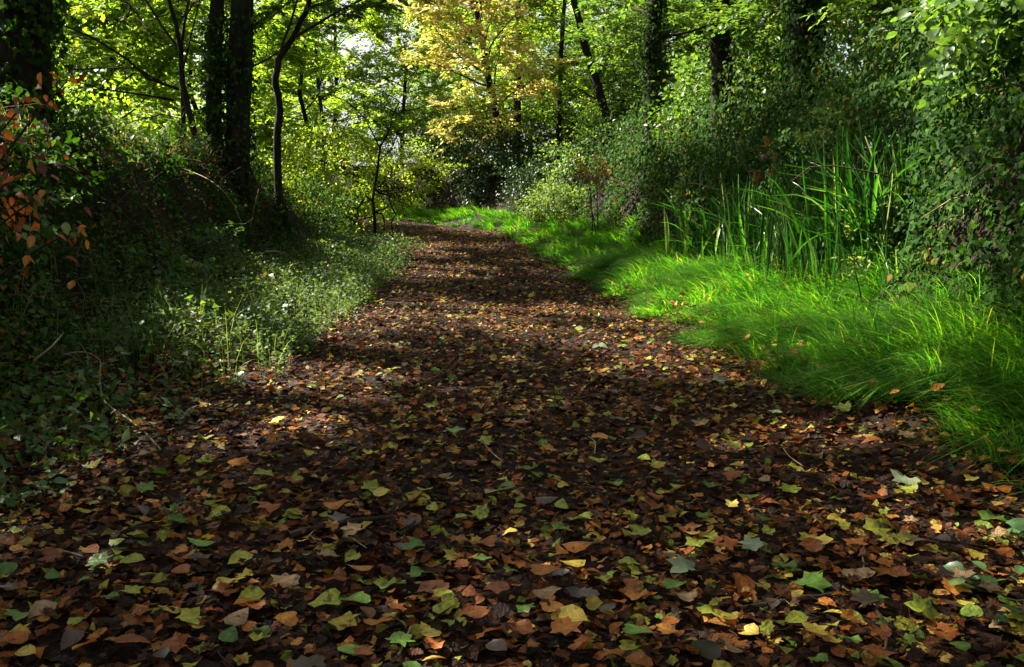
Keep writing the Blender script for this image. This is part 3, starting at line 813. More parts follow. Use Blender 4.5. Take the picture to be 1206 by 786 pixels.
# ------------------------------------------------------------------ the ivy hedge on the right bank
def hedge(name, label, y0, y1, n, leaf, mat='ivy', proto=None, top=1.5, back=.06, group='hedge lengths on the right bank'):
    ym = (y0 + y1) / 2
    root = empty(name, grounded(float(pc(ym)) + 4.0, ym, 0), label, 'hedge', group)
    y = rng.uniform(y0, y1, n); u = 3.2 + 2.5 * rng.beta(1.0, 1.35, n)
    x = pc(y) + u
    lump = (np.sin(x * 2.3 + y * 1.7) + np.sin(y * 2.9 - x) + np.sin(y * 5.1 + x * 3.7) * .6)
    thick = (.48 + .24 * lump) * sm(3.2, 3.9, u) + sm(4.2, 5.2, u) * (top - .4)
    f = rng.random(n) ** .5
    f = np.where(rng.random(n) < .06, f * 1.25, f)
    z = H(x, y) + thick * f + .03
    x = x + back - .34 * f * sm(3.5, 4.3, u) - .10 * lump * f
    pos = np.stack([x, y, z], 1)
    pos = pos + rng.normal(0, .035, (n, 3))
    hole = np.sin(y * 3.3 + z * 4.1) * np.sin(z * 5.3 - y * 2.2 + 1) + .5 * np.sin(y * 8 + z * 7)
    k = rng.random(n) < np.clip(.76 + .45 * hole, .36, 1)
    pos, x, y, z, lump = pos[k], x[k], y[k], z[k], lump[k]; n = len(pos)
    no = np.array([-.85, -.25, .55]) + rng.normal(0, .42, (n, 3))
    ax = np.array([-.35, -.15, -.75]) + rng.normal(0, .5, (n, 3))
    tint = np.clip(.40 + .13 * lump + rng.normal(0, .22, n), 0, 1)
    leaves_obj('foliage', proto or [p_ivy(), p_lite(.4), p_lite(.28)], pos, ax, no, leaf * rng.uniform(.55, 1.25, n), tint, M[mat], root)
    for s in range(14):
        yy = rng.uniform(y0, y1); uu = rng.uniform(3.7, 4.6)
        b = np.array([pc(yy) + uu, yy, float(H(pc(yy) + uu, yy))])
        line, _ = wander(b, (-.35, rng.normal(0, .5), .8), rng.uniform(.8, 1.5), 7, .22, -.08)
        tube_obj('stem', [(line, np.linspace(.011, .004, 8), 4)], M['twig' if s % 3 else 'dry'], root)
    return root
hedge('ivy_hedge', 'near length of ivy-leaved hedge beside the tall grass', 4.6, 9.5, 29000, .066, back=-.02)
hedge('ivy_hedge', 'middle length of ivy hedge behind the strap-leaved clumps', 9.5, 15, 23000, .07)
hedge('ivy_hedge', 'length of ivy hedge under the straight dark trunks', 15, 21, 20000, .084, proto=[p_quad(), p_lite(.36)])
hedge('ivy_hedge', 'far length of ivy hedge running to the bracken', 21, 30, 17000, .10, proto=[p_quad(), p_lite(.36)])

# pale-leaved privet low at the hedge foot
bush('privet_bush', 'pale glossy leaved bush low in the hedge right of the strap leaves', P(1055, 295, 9.2), (.42, .5, .38), 1300, .062, 'pale', clusters=30, proto=p_oval(.26))
bush('privet_bush', 'pale leafy sprigs high in the hedge above the strap leaves', P(975, 165, 10.8), (.35, .4, .28), 700, .062, 'pale', clusters=18, proto=p_oval(.28), floor=False)
bush('privet_bush', 'light green sprigs on the sunny hedge front below the ivy-covered trunk', P(815, 240, 17), (.35, .5, .5), 1100, .07, 'pale', clusters=24, proto=p_oval(.28), floor=False, bias=-.15)

# ------------------------------------------------------------------ ivy and undergrowth on the left bank and verge
def cover_left():
    n = 40000
    y = 3.6 + (22.5 - 3.6) * rng.beta(1.0, 1.7, n)
    u = -2.95 - 3.2 * rng.beta(1, 1.5, n)
    x = pc(y) + u
    lump = np.sin(x * 3.1 + y * 1.9) + np.sin(y * 2.7 - x * 1.3) + .7 * np.sin(y * 6 + x * 5)
    f = rng.random(n) ** .7
    z = H(x, y) + (.17 + .05 * lump) * f * (1 + .7 * sm(-4.0, -4.6, u)) + .02
    pos = np.stack([x + .12 * f, y, z], 1)
    no = np.array([.55, -.2, .7]) + rng.normal(0, .42, (n, 3))
    ax = np.array([.5, -.2, -.45]) + rng.normal(0, .6, (n, 3))
    gap = np.sin(x * 2.2 - y * 1.3) * np.sin(y * 2.1 + x * 1.7) + .6 * np.sin(y * 5.3 - x * 4.1)
    k = rng.random(n) < np.clip(.80 + .4 * gap, .42, 1)
    pos, no, ax, lump, gap = pos[k], no[k], ax[k], lump[k], gap[k]; n = len(pos)
    o = leaves_obj('ivy_ground_cover', [p_ivy(), p_lite(.36), p_lite(.25)], pos, ax, no, rng.uniform(.022, .06, n) * (1 + .35 * gap), np.clip(.42 + .12 * lump + rng.normal(0, .2, n), 0, 1), M['ivy'])
    prop(o, 'dark ivy and small leaves covering the left bank', 'ground cover', kind='stuff')
    # verge herbs: low small-leaved growth between bank and path
    n = 26000
    y = 3.8 + 22 * rng.beta(1.0, 1.5, n)
    e = .55 * sm(6, 9, y) * (.6 + .4 * np.sin(y * 1.7)) + .12 * np.sin(y * 4.1)
    u = -hw(y) + e - (1.55 + e) * rng.beta(1.1, 1.1, n)
    x = pc(y) + u
    lump = np.sin(x * 4.1 + y * 2.3) + np.sin(y * 3.7 - x * 2.1)
    env = sm(0, .5, (-hw(y) + e) - u)
    z = H(x, y) + (.05 + (.26 + .09 * lump) * env * (.6 + .4 * sm(5, 9, y))) * rng.random(n) ** .6
    pos = np.stack([x, y, z], 1)
    k = rng.random(n) < np.where(y < 7, .55, 1.0) * np.clip(.75 + .3 * lump, .2, 1)
    pos, y, lump = pos[k], y[k], lump[k]; n = len(pos)
    no = np.array([.2, -.2, 1]) + rng.normal(0, .5, (n, 3))
    ax = np.array([.25, -.2, -.1]) + rng.normal(0, .7, (n, 3))
    o = leaves_obj('verge_undergrowth', [p_lite(.3), p_lite(.42), p_ivy()], pos, ax, no, rng.uniform(.025, .06, n) * np.where(rng.random(n) < .12, 1.7, 1), np.clip(.5 + .1 * lump + rng.normal(0, .22, n), 0, 1), M['herb'])
    prop(o, 'low leafy weeds along the left edge of the path', 'undergrowth', kind='stuff')
cover_left()
BR = [(-3.0, 7.0, 'bramble low on the left bank beyond the copper leaves'), (-3.3, 7.9, 'bramble halfway up the bank below the ivy-clad trunk'), (-3.5, 9.6, 'bramble near the bank top by the dry canes'),
      (-2.9, 9.2, 'bramble at the bank foot behind the bushy weeds'), (-3.6, 11.6, 'bramble on the bank under the hazel boughs'), (-3.1, 11.4, 'bramble above the sunlit weeds'),
      (-3.9, 13.4, 'bramble around the foot of the paired trunks'), (-3.4, 14.0, 'bramble below the paired trunks'), (-3.7, 16.2, 'bramble at the foot of the crooked tree'),
      (-3.3, 18.2, 'bramble near the end of the left bank'), (-3.8, 8.6, 'bramble on the bank top beside the ivy-clad trunk')]
for k, (x, y, lab) in enumerate(BR):
    x -= .75; y += .6
    bush('bramble', lab, (x, y, float(H(x, y)) + .2), (.45, .55, .30), 420, .075, ('herb', 'ivy', 'herb')[k % 3], 'bramble', 'brambles on the left bank', [p_oval(.36), p_lite(.3)], 18, 8, .6)

# ------------------------------------------------------------------ leaf litter
def flat_leaf_protos():
    out = []
    for cup, wv, ph, dr in ((.12, .05, 0, .12), (-.1, .08, 1.3, -.15), (.22, .10, 2.6, .3)):
        out.append([p_lobed(cup=cup, wave=wv, ph=ph, droop=dr), p_oak(cup=cup, wave=wv, ph=ph, droop=dr), p_heart(cup=cup, wave=wv, ph=ph, droop=dr),
                    p_oval(.33, .1 * (1 if cup > 0 else -1), dr, cup)])
    return out
FP = flat_leaf_protos()

def litter():
    specs = [(2.0, 4.2, 11500, 'near'), (4.2, 6.5, 8500, 'near'), (6.5, 12, 11500, 'mid'), (12, 30, 14000, 'far'), (30, 38, 1200, 'far')]
    Pn, An, Nn, Sn, Tn, pr = [], [], [], [], [], []
    for y0, y1, n, kind in specs:
        y = rng.uniform(y0, y1, n)
        w = hw(y) + .35
        u = rng.uniform(-1, 1, n) * w - .1
        x = pc(y) + u
        z = H(x, y) + .010 + rng.random(n) ** 1.5 * .035
        Pn.append(np.stack([x, y, z], 1))
        an = rng.uniform(0, 2 * math.pi, n)
        An.append(np.stack([np.cos(an), np.sin(an), rng.normal(0, .22, n)], 1))
        Nn.append(np.array([0, 0, 1.]) + rng.normal(0, .34, (n, 3)))
        s = rng.uniform(.02, .062, n) if kind == 'near' else rng.uniform(.028, .07, n) if kind == 'mid' else rng.uniform(.04, .09, n)
        s = np.where(rng.random(n) < .06, s * 1.5, s)
        Sn.append(s)
        t = rng.beta(1.15, 2.3, n)
        patch = np.sin(x * 2.1 + y * 1.1) * np.sin(y * 1.7 - x)
        t = np.clip(t + .06 * patch, 0, .93)
        t = np.where(rng.random(n) < .09, rng.uniform(.82, 1, n), t)
        s *= np.where(t > .8, 1.2, 1.0)
        Tn.append(t)
    pos, ax, no, sz, tint = map(np.concatenate, (Pn, An, Nn, Sn, Tn))
    near = pos[:, 1] < 9
    o = leaves_obj('leaf_litter', [p_lite(.34, .1, .2), p_lite(.3, -.1, -.2), FP[2][3], flat_fan(FP[0][1]), flat_fan(FP[1][0]), flat_fan(FP[0][2])], pos[near], ax[near], no[near], sz[near], tint[near], M['litter'])
    prop(o, 'carpet of small brown fallen leaves on the near path', 'leaf litter', kind='stuff')
    o = leaves_obj('leaf_litter', [p_lite(.36, .1, .15), p_lite(.3, -.1, -.15), p_diamond()], pos[~near], ax[~near], no[~near], sz[~near], tint[~near], M['litter'])
    prop(o, 'carpet of small brown fallen leaves on the far path', 'leaf litter', kind='stuff')
    n = 260
    y = rng.uniform(3.6, 14, n); x = pc(y) + hw(y) + .1 + rng.random(n) ** 1.5 * 1.1
    an = rng.uniform(0, 6.28, n)
    o = leaves_obj('leaf_litter', [FP[0][3], FP[1][3], flat_fan(FP[1][0])], np.stack([x, y, H(x, y) + .10 + rng.random(n) * .07], 1), np.stack([np.cos(an), np.sin(an), rng.normal(0, .3, n)], 1),
                   np.array([-.2, -.2, 1.]) + rng.normal(0, .4, (n, 3)), rng.uniform(.05, .09, n), rng.uniform(.4, .95, n), M['litter'])
    prop(o, 'brown and yellow leaves caught in the right verge grass', 'leaf litter', kind='stuff')
    # a thinner scatter on the verge and the bank foot
    n = 8000
    y = rng.uniform(3, 19, n); u = np.where(rng.random(n) < .88, -hw(y) - rng.random(n) * 2.8, hw(y) + rng.random(n) * .7)
    x = pc(y) + u
    pos = np.stack([x, y, H(x, y) + .03 + rng.random(n) * .05], 1)
    an = rng.uniform(0, 2 * math.pi, n)
    o = leaves_obj('leaf_litter', [p_lite(.33, .1, .2), p_lite(.3, -.1, -.15), flat_fan(FP[1][1])], pos, np.stack([np.cos(an), np.sin(an), rng.normal(0, .3, n)], 1),
                   np.array([.35, 0, 1.]) + rng.normal(0, .4, (n, 3)), rng.uniform(.04, .09, n), rng.beta(2, 2.2, n) * .9, M['litter'])
    prop(o, 'brown leaves fallen among the weeds and on the left bank', 'leaf litter', kind='stuff')
litter()

# ------------------------------------------------------------------ grass
def blades(name, pos, height, lean, width, tint, mat, parent=None, seg=4, bend=1.0):
    """curved tapering blades; lean is the horizontal direction times how far the tip hangs over"""
    n = len(pos)
    perp = nrm(np.stack([-lean[:, 1], lean[:, 0], 0 * lean[:, 0]], 1) + rng.normal(0, .3, (n, 3)) * np.array([1, 1, 0]))
    Vs = []
    for k in range(seg + 1):
        t = k / seg
        c = pos + np.concatenate([lean * (t ** 1.9) * bend, (height * (t - .38 * np.linalg.norm(lean, axis=1) / np.maximum(height, .01) * t ** 3))[:, None]], 1)
        w = width * (1 - t) ** .6 * (.6 + .6 * min(1, t * 4)) * .5
        if k < seg:
            Vs += [c - perp * w[:, None], c + perp * w[:, None]]
        else:
            Vs.append(c)
    V = np.stack(Vs, 1)
    m = V.shape[1]
    T0 = []
    for k in range(seg - 1):
        a = 2 * k
        T0 += [[a, a + 1, a + 3], [a, a + 3, a + 2]]
    a = 2 * (seg - 1)
    T0.append([a, a + 1, a + 2])
    T0 = np.array(T0)
    T = (T0[None] + (np.arange(n) * m)[:, None, None]).reshape(-1, 3)
    return link(name, np_mesh(name, V.reshape(-1, 3), T, mat, np.repeat(tint, len(T0)), True), parent)

def verge_grass():
    for y0, y1, n, hs, wd, seg, lab in ((3.2, 9, 26000, 1.0, .0078, 4, 'long bright green grass leaning over the near right verge'),
                                       (9, 16, 22000, 1.0, .0105, 4, 'lush green grass along the middle of the right verge'),
                                       (16, 38, 16000, 1.0, .018, 3, 'sunny green grass along the far verge and the bend')):
        nt = n // 26
        ty = rng.uniform(y0, y1, nt)
        wv = 3.55 + .1 * np.sin(ty * 3)
        in_ = hw(ty) + .10 + .14 * np.sin(ty * 2.7) + .10 * np.sin(ty * 6.1 + 1) + .35 * np.clip((6 - ty) / 3, 0, 1)
        tu = in_ + (wv - in_) * rng.random(nt) ** 1.1
        k = rng.integers(0, nt, n)
        y = ty[k] + rng.normal(0, .07, n); u = tu[k] + rng.normal(0, .07, n)
        x = pc(y) + u
        fl = 1.3 * np.sin(ty * 1.1) + .8 * np.sin(ty * 2.7 + 1)
        tl = rng.normal(0, .09, (nt, 2)) + np.stack([-.26 + .05 * np.sin(ty * 2), .16 * np.sin(fl) - .07], 1)
        lean = tl[k] + rng.normal(0, .09, (n, 2))
        th = rng.uniform(.2, .5, nt)
        edge = sm(0, .5, tu - in_)
        hgt = (th * (.45 + .55 * edge))[k] * rng.uniform(.6, 1.2, n) * hs
        lean = lean * (hgt / .27)[:, None]
        pos = np.stack([x, y, H(x, y) - .01], 1)
        tt = np.clip(rng.normal(.5, .17, nt)[k] + rng.normal(0, .24, n), 0, 1)
        tt = np.where(rng.random(n) < .05, 1.0, np.minimum(tt, .9))
        o = blades('grass', pos, hgt, lean, wd * rng.uniform(.7, 1.4, n), tt, M['grass'], seg=seg)
        prop(o, lab, 'grass', kind='stuff')
    n = 2600
    y = rng.uniform(6.5, 16, n); x = pc(y) - rng.uniform(4.0, 5.6, n)
    hgt = rng.uniform(.12, .42, n); lean = rng.normal(0, .16, (n, 2))
    o = blades('grass', np.stack([x, y, H(x, y) + .03], 1), hgt, lean, rng.uniform(.004, .008, n), rng.random(n), M['dry_grass'], seg=4)
    prop(o, 'dry straw-coloured grass on top of the left bank', 'grass', kind='stuff')
    # fine stalks and small leaves on the left verge where the sun reaches it
    n = 1500
    y = rng.uniform(6.5, 17, n); x = pc(y) - hw(y) - rng.uniform(-.45, 1.5, n)
    hgt = rng.uniform(.15, .6, n); lean = rng.normal(0, .14, (n, 2))
    o = blades('grass', np.stack([x, y, H(x, y)], 1), hgt, lean, rng.uniform(.004, .008, n), np.clip(rng.normal(.5, .25, n), 0, 1), M['pale'], seg=3)
    prop(o, 'thin pale grass stalks among the weeds on the left verge', 'grass', kind='stuff')
    ns = 2000
    y = 6.5 + 14.5 * rng.beta(1.3, 1.5, ns); x = pc(y) - hw(y) - rng.uniform(-.5, 1.5, ns)
    hh = rng.uniform(.12, .5, ns)
    k = np.repeat(np.arange(ns), 14)
    n = len(k)
    f = rng.random(n) ** .7
    pos = np.stack([x[k], y[k], H(x, y)[k] + hh[k] * f], 1) + rng.normal(0, .035, (n, 3)) * np.array([1, 1, .3])
    an = rng.uniform(0, 6.28, n)
    o = leaves_obj('small_leaved_weeds', [p_diamond(), p_lite(.34)], pos, np.stack([np.cos(an), np.sin(an), rng.normal(-.1, .4, n)], 1),
                   np.array([0, -.1, 1]) + rng.normal(0, .4, (n, 3)), rng.uniform(.016, .055, n), np.clip(rng.normal(.5, .28, ns)[k] + rng.normal(0, .12, n), 0, 1), M['weed'])
    prop(o, 'fine small-leaved grey-green weeds standing on the left verge', 'weeds', kind='stuff')
verge_grass()

def tuft(px, py, n, h, label, spread=.5):
    p = ground_at(px, py)
    root = empty('grass_tuft', (p[0], p[1], float(H(p[0], p[1]))), label, 'grass tuft', 'taller tufts in the right verge')
    for i in range(n):
        a = rng.uniform(0, 2 * math.pi)
        b = np.array([[p[0] + rng.normal(0, .03), p[1] + rng.normal(0, .03), float(H(p[0], p[1])) - .01]])
        l = np.array([[math.cos(a), math.sin(a)]]) * rng.uniform(.3, 1) * spread * h + np.array([[-.08, -.05]])
        blades('blade', b, np.array([h * rng.uniform(.6, 1.1)]), l, np.array([rng.uniform(.008, .012)]), np.array([rng.uniform(.6, .95)]), M['grass'], root, seg=6)
for px, py, n, h, lab in ((1100, 470, 26, .42, 'tall pale tuft of grass at the front of the right verge'), (1000, 440, 24, .36, 'grass tuft arching over the leaf-strewn edge below the strap leaves'),
                          (785, 365, 24, .40, 'sunlit grass tuft at the path edge by the brightest grass'), (1180, 480, 24, .4, 'grass tuft at the right edge of the frame'),
                          (930, 400, 22, .36, 'grass tuft in the middle of the shaded verge'), (870, 385, 22, .36, 'grass tuft just beyond the sunlit part of the verge')):
    tuft(px, py, n, h, lab)

# ------------------------------------------------------------------ strap-leaved clumps in the hedge foot
def strap_mesh(bend, w=.012, seg=8):
    pts = []
    for k in range(seg + 1):
        t = k / seg
        pts.append((0, bend * t ** 2.2, t - .42 * bend * t ** 3))
    V, T = [], []
    for k, (x, y, z) in enumerate(pts):
        t = k / seg
        ww = w * (.55 + .45 * min(1, t * 3)) * (1 - t ** 4) + .0006
        V += [(-ww, y, z), (0, y + .006, z - .004), (ww, y, z)]
    for k in range(seg):
        a = 3 * k
        T += [(a, a + 1, a + 4), (a, a + 4, a + 3), (a + 1, a + 2, a + 5), (a + 1, a + 5, a + 4)]
    return np_mesh('strap_leaf', V, T, M['strap'], smooth=True)
STRAPS = [strap_mesh(b) for b in (.06, .16, .34, .65)]
def strap_clump(px, py, y, n, h, label, spread=1.0):
    p = P(px, py, y)
    p[2] = float(H(p[0], p[1])) - .03
    root = empty('sedge_clump', p, label, 'sedge', 'strap-leaved clumps along the hedge foot')
    for i in range(n):
        o = bpy.data.objects.new('leaf', random.choice(STRAPS)); C.objects.link(o)
        o.parent = root
        o.location = (rng.normal(0, .12) * spread, rng.normal(0, .12) * spread, 0)
        s = h * rng.uniform(.55, 1.1)
        o.scale = (s * rng.uniform(.7, 1.2), s, s)
        o.rotation_euler = (rng.normal(0, .12), rng.normal(0, .12), rng.normal(1.9, 1.5))
strap_clump(1030, 340, 9.2, 140, 1.45, 'tallest clump of long green strap leaves in front of the ivy hedge', 1.6)
strap_clump(975, 330, 10.0, 120, 1.35, 'clump of strap leaves just beyond the tallest one', 1.9)
strap_clump(928, 318, 11.0, 110, 1.3, 'arching strap-leaved clump in the middle of the hedge foot', 1.9)
strap_clump(878, 310, 12.4, 105, 1.3, 'strap-leaved clump one before the farthest', 1.9)
strap_clump(836, 303, 14.0, 100, 1.3, 'farthest strap-leaved clump by the sunlit grass', 2.0)
strap_clump(1062, 355, 8.3, 22, 1.0, 'thin clump of strap leaves beside the pale bush', 1.0)

# ------------------------------------------------------------------ separate-leaf plants
LEAF_OVAL = [np_mesh('oval_leaf', *p_oval(.34, f, d, c), M['herbleaf'], smooth=True) for f, d, c in ((.06, .15, 0), (.1, .3, .05), (-.05, .1, .06))]
LEAF_HEART = [np_mesh('heart_leaf', *p_heart(cup=c, wave=.05, ph=p, droop=.2), M['herbleaf'], smooth=True) for c, p in ((.1, 0), (-.08, 1.5))]
LEAF_COPPER = [np_mesh('copper_leaf', *p_oval(w, f, d, c), M['copper'], smooth=True) for w, f, d, c in ((.30, .14, .3, .05), (.25, .22, .5, .14), (.34, -.08, .25, .12), (.2, .2, .6, -.1))]

def set_leaf(parent, me, pos, axis, normal, size):
    a = Vector([float(v) for v in axis]).normalized()
    n = Vector([float(v) for v in normal]); n = (n - a * n.dot(a)).normalized()
    x = a.cross(n)
    from mathutils import Matrix
    m = Matrix(((x[0], a[0], n[0]), (x[1], a[1], n[1]), (x[2], a[2], n[2])))
    o = bpy.data.objects.new('leaf', me); C.objects.link(o)
    if parent is not None:
        o.parent = parent
        o.location = [float(p - q) for p, q in zip(pos, parent.location)]
    else:
        o.location = [float(v) for v in pos]
    o.rotation_euler = m.to_euler()
    o.scale = (size, size, size)
    return o

# copper-leaved sapling hanging over the left edge
def copper():
    b = grounded(-3.15, 4.75)
    root = empty('copper_beech_sapling', b, 'sapling with copper orange leaves at the left edge below the ivy-clad trunk', 'sapling')
    tops = [P(30, 120, 4.7), P(75, 100, 4.9), P(25, 200, 4.5), P(60, 205, 4.8), P(90, 270, 4.7), P(40, 235, 4.5), P(-30, 160, 4.6), P(-30, 240, 4.5)]
    for k, tp in enumerate(tops):
        m = (b + tp) / 2 + np.array([-.25, .1, .25])
        tt = np.linspace(0, 1, 9)[:, None]
        q = (1 - tt) ** 2 * b + 2 * tt * (1 - tt) * m + tt * tt * tp
        tube_obj('stem', [(q, np.linspace(.014, .004, 9), 5)], M['twig'], root)
        for j in range(37):
            t = rng.uniform(.55, 1.05)
            p = (1 - t) ** 2 * b + 2 * t * (1 - t) * m + t * t * tp + rng.normal(0, .06, 3)
            set_leaf(root, random.choice(LEAF_COPPER if rng.random() < .93 else LEAF_OVAL), p, (rng.normal(.25, .6), rng.normal(-.2, .6), rng.normal(-.55, .4)),
                     (rng.normal(.2, .5), rng.normal(-.6, .4), rng.normal(.7, .4)), rng.uniform(.034, .066))
copper()

def plant(px, py, label, n_stem, h, leaf, meshes, per=6, y=None, spread=.5, group='leafy plants on the left verge', name='leafy_plant', lean=(0.1, -.1)):
    p = ground_at(px, py) if y is None else P(px, py, y)
    p[2] = float(H(p[0], p[1]))
    root = empty(name, p, label, 'plant', group)
    for s in range(n_stem):
        a = rng.uniform(0, 2 * math.pi)
        d = np.array([math.cos(a) * spread + lean[0], math.sin(a) * spread + lean[1], 1.])
        line, _ = wander(p + np.array([rng.normal(0, .02), rng.normal(0, .02), -.02]), d, h * rng.uniform(.6, 1.1), 6, .12, -.06)
        tube_obj('stem', [(line, np.linspace(.005, .002, 7), 4)], M['dry' if rng.random() < .25 else 'twig'], root)
        for k in range(per):
            i = 1 + int(5.99 * (k + rng.random()) / per)
            i = min(i, 6)
            sd = rng.uniform(0, 2 * math.pi)
            ax = (math.cos(sd), math.sin(sd), rng.normal(.05, .25))
            set_leaf(root, random.choice(meshes), line[i], ax, (rng.normal(0, .3), rng.normal(-.2, .3), 1), leaf * rng.uniform(.6, 1.15))
for args in (
    (28, 470, 'plant with large glossy heart-shaped leaves at the left edge', 5, .26, .085, LEAF_HEART, 4),
    (105, 525, 'plant with two broad dark green heart-shaped leaves low on the left', 4, .14, .10, LEAF_HEART, 4),
    (60, 545, 'low broad-leaved plant at the left edge of the leaf carpet', 4, .12, .07, LEAF_OVAL, 5),
    (150, 480, 'small leafy plant beside the curling pale stem', 5, .22, .06, LEAF_OVAL, 6),
    (205, 455, 'leafy plant in the middle of the left weeds', 6, .28, .06, LEAF_OVAL, 6),
    (245, 420, 'bushy leafy plant where the left weeds stand highest', 7, .36, .065, LEAF_OVAL, 7),
    (215, 500, 'sprawling plant at the edge of the leaf carpet', 5, .2, .06, LEAF_OVAL, 6),
    (290, 400, 'leafy plant between the weeds and the pale stalks', 6, .34, .06, LEAF_OVAL, 6),
    (275, 455, 'low leafy plant reaching onto the path', 5, .2, .055, LEAF_OVAL, 6),
    (330, 395, 'leafy plant by the path below the sunlit stalks', 6, .3, .06, LEAF_OVAL, 6),
    (170, 410, 'dark leafy plant at the foot of the bank', 6, .3, .07, LEAF_HEART, 5),
    (110, 440, 'dark leafy plant in front of the bank shadow', 5, .3, .07, LEAF_OVAL, 6),
    (20, 410, 'tall leafy weed at the left edge under the copper sapling', 6, .45, .07, LEAF_OVAL, 6),
    (365, 400, 'small plant creeping from the left weeds onto the leaf carpet', 5, .22, .05, LEAF_OVAL, 6),
    (60, 585, 'low creeping plant among the fallen leaves at the left edge', 4, .10, .06, LEAF_OVAL, 5),
    (15, 600, 'single green rosette at the left edge of the path', 3, .08, .07, LEAF_OVAL, 4),
):
    plant(*args)
plant(118, 215, 'sprig of pale green leaves on the bank right of the copper leaves', 4, .4, .075, LEAF_OVAL, 6, y=6.2)
for args in ((1190, 640, 'low broad-leaved weed in the lower right corner by the grass', 5, .14, .075, LEAF_HEART, 4),
             (1150, 700, 'trailing green weed at the lower right edge', 5, .12, .07, LEAF_OVAL, 5),
             (945, 440, 'pale dock leaves at the grass edge', 3, .16, .11, LEAF_OVAL, 3),
             (1195, 745, 'green weed in the bottom right corner', 4, .12, .075, LEAF_HEART, 4)):
    plant(*args, group='weeds at the right path edge')

# hart's-tongue ferns on the shaded hedge foot
def fern(px, py, y, n, s, label):
    p = P(px, py, y)
    root = empty('strap_fern', p, label, 'fern', 'strap ferns low in the hedge')
    me = fern.me
    for i in range(n):
        a = rng.normal(math.pi * .8, .9)
        o = bpy.data.objects.new('leaf', me); C.objects.link(o); o.parent = root
        o.rotation_euler = (rng.normal(0, .2), rng.normal(0, .2), a); k = s * rng.uniform(.7, 1.1); o.scale = (k * 2.4, k, k)
fern.me = STRAPS[3]
fern(1165, 320, 7.6, 6, .34, 'dark wavy strap fern low in the hedge at the right edge')
fern(1120, 310, 7.9, 6, .3, 'dark strap fern in the hedge left of the other one')

# ------------------------------------------------------------------ sapling with looping stems at the end of the left bank
def sapling():
    d = 20.5
    b = P(440, 272, d); b[2] = float(H(b[0], b[1])) - .05
    def ln(pts): return np.array([P(x, y, d + dd) for x, y, dd in pts])
    main = ln([(442, 275, 0), (441, 255, 0), (439, 235, 0), (444, 205, 0), (447, 180, 0), (449, 170, 0)])
    root = empty('bare_sapling', b, 'bare dark sapling with looping stems at the end of the left bank', 'sapling')
    tube_obj('trunk', [(main, np.linspace(.036, .02, 6), 7)], M['bark'], root)
    for pts, r in (([(449, 172, 0), (458, 155, 0), (463, 135, 0), (470, 120, 0)], .018), ([(448, 176, 0), (438, 155, 0), (430, 140, .1), (410, 120, .2), (385, 110, .2)], .018),
                   ([(439, 238, 0), (431, 231, 0), (428, 236, -.05), (421, 246, -.1), (422, 255, -.1), (416, 266, -.1)], .026), ([(440, 222, 0), (449, 228, .1), (458, 231, .1), (461, 243, .1), (466, 252, .1), (461, 262, .2), (463, 278, .2)], .024), ([(461, 243, .1), (470, 238, .1), (478, 240, .1)], .01), ([(421, 246, -.1), (412, 244, -.1), (406, 236, -.1)], .011),
                   ([(441, 250, 0), (450, 252, -.1), (453, 262, -.1), (452, 274, -.1)], .02), ([(440, 255, 0), (428, 258, 0), (418, 262, 0)], .016),
                   ([(445, 200, 0), (436, 185, 0), (428, 165, 0)], .012), ([(458, 155, 0), (450, 135, 0), (448, 112, 0)], .01), ([(463, 140, 0), (480, 128, .1), (492, 110, .1)], .01), ([(430, 140, .1), (428, 120, .1), (420, 100, .1)], .01), ([(446, 190, 0), (460, 178, 0), (468, 160, 0)], .011), ([(418, 262, 0), (410, 255, 0), (404, 262, 0)], .012), ([(441, 250, 0), (455, 245, 0), (458, 240, 0)], .018)):
        q = ln(pts)
        tube_obj('branch', [(q, np.linspace(r, r * .5, len(q)), 5)], M['bark'], root)
    # thin veil of leaves at the top
    n = 26
    TP = P(440, 130, d) + rng.normal(0, 1, (n, 3)) * np.array([.7, .5, .35])
    a = rng.uniform(0, 6.28, n)
    pos, ax, no, sz = sprays(TP, np.stack([np.cos(a), np.sin(a), rng.normal(0, .2, n)], 1), np.full(n, .5), 10, .10)
    leaves_obj('crown', p_diamond(), pos, ax, no, sz, rng.beta(3, 2, len(pos)), M['glow'], root)
sapling()

# ------------------------------------------------------------------ dry stems, twigs on the path
def cane(pts, r, label, mat='dry', name='dry_stem', cat='stem', group='dry stems on the left bank'):
    pts = np.array(pts)
    tt = np.linspace(0, 1, len(pts)); t2 = np.linspace(0, 1, len(pts) * 4)
    q = np.stack([np.interp(t2, tt, pts[:, k]) for k in range(3)], 1)
    for it in range(3): q[1:-1] = (q[:-2] + 2 * q[1:-1] + q[2:]) / 4
    o = tube_obj(name, [(q, np.linspace(r, r * .55, len(q)), 5)], M[mat])
    prop(o, label, cat, group)
def G(px, py, dz=.02):
    p = ground_at(px, py); p[2] += dz
    return p
cane([G(190, 535), G(165, 512, .05), G(122, 498, .12), G(118, 475, .16), G(122, 458, .2), G(100, 448, .2), G(75, 446, .16)], .007, 'pale curling stem looping out of the weeds')
cane([G(85, 475, .05), G(108, 452, .15), G(98, 440, .2), G(88, 436, .2)], .004, 'thin forked pale stem beside the curling one')
cane([P(40, 425, 5), P(62, 408, 5), P(75, 392, 5.1)], .006, 'short seeded stalk slanting up by the heart-shaped leaves')
def on_bank(px, py, y):
    p = ground_at(px, py)
    if p[1] > 14 or y < 6: p = P(px, py, y * (1.25 if y > 6 else 1))
    p[2] += .08
    return p
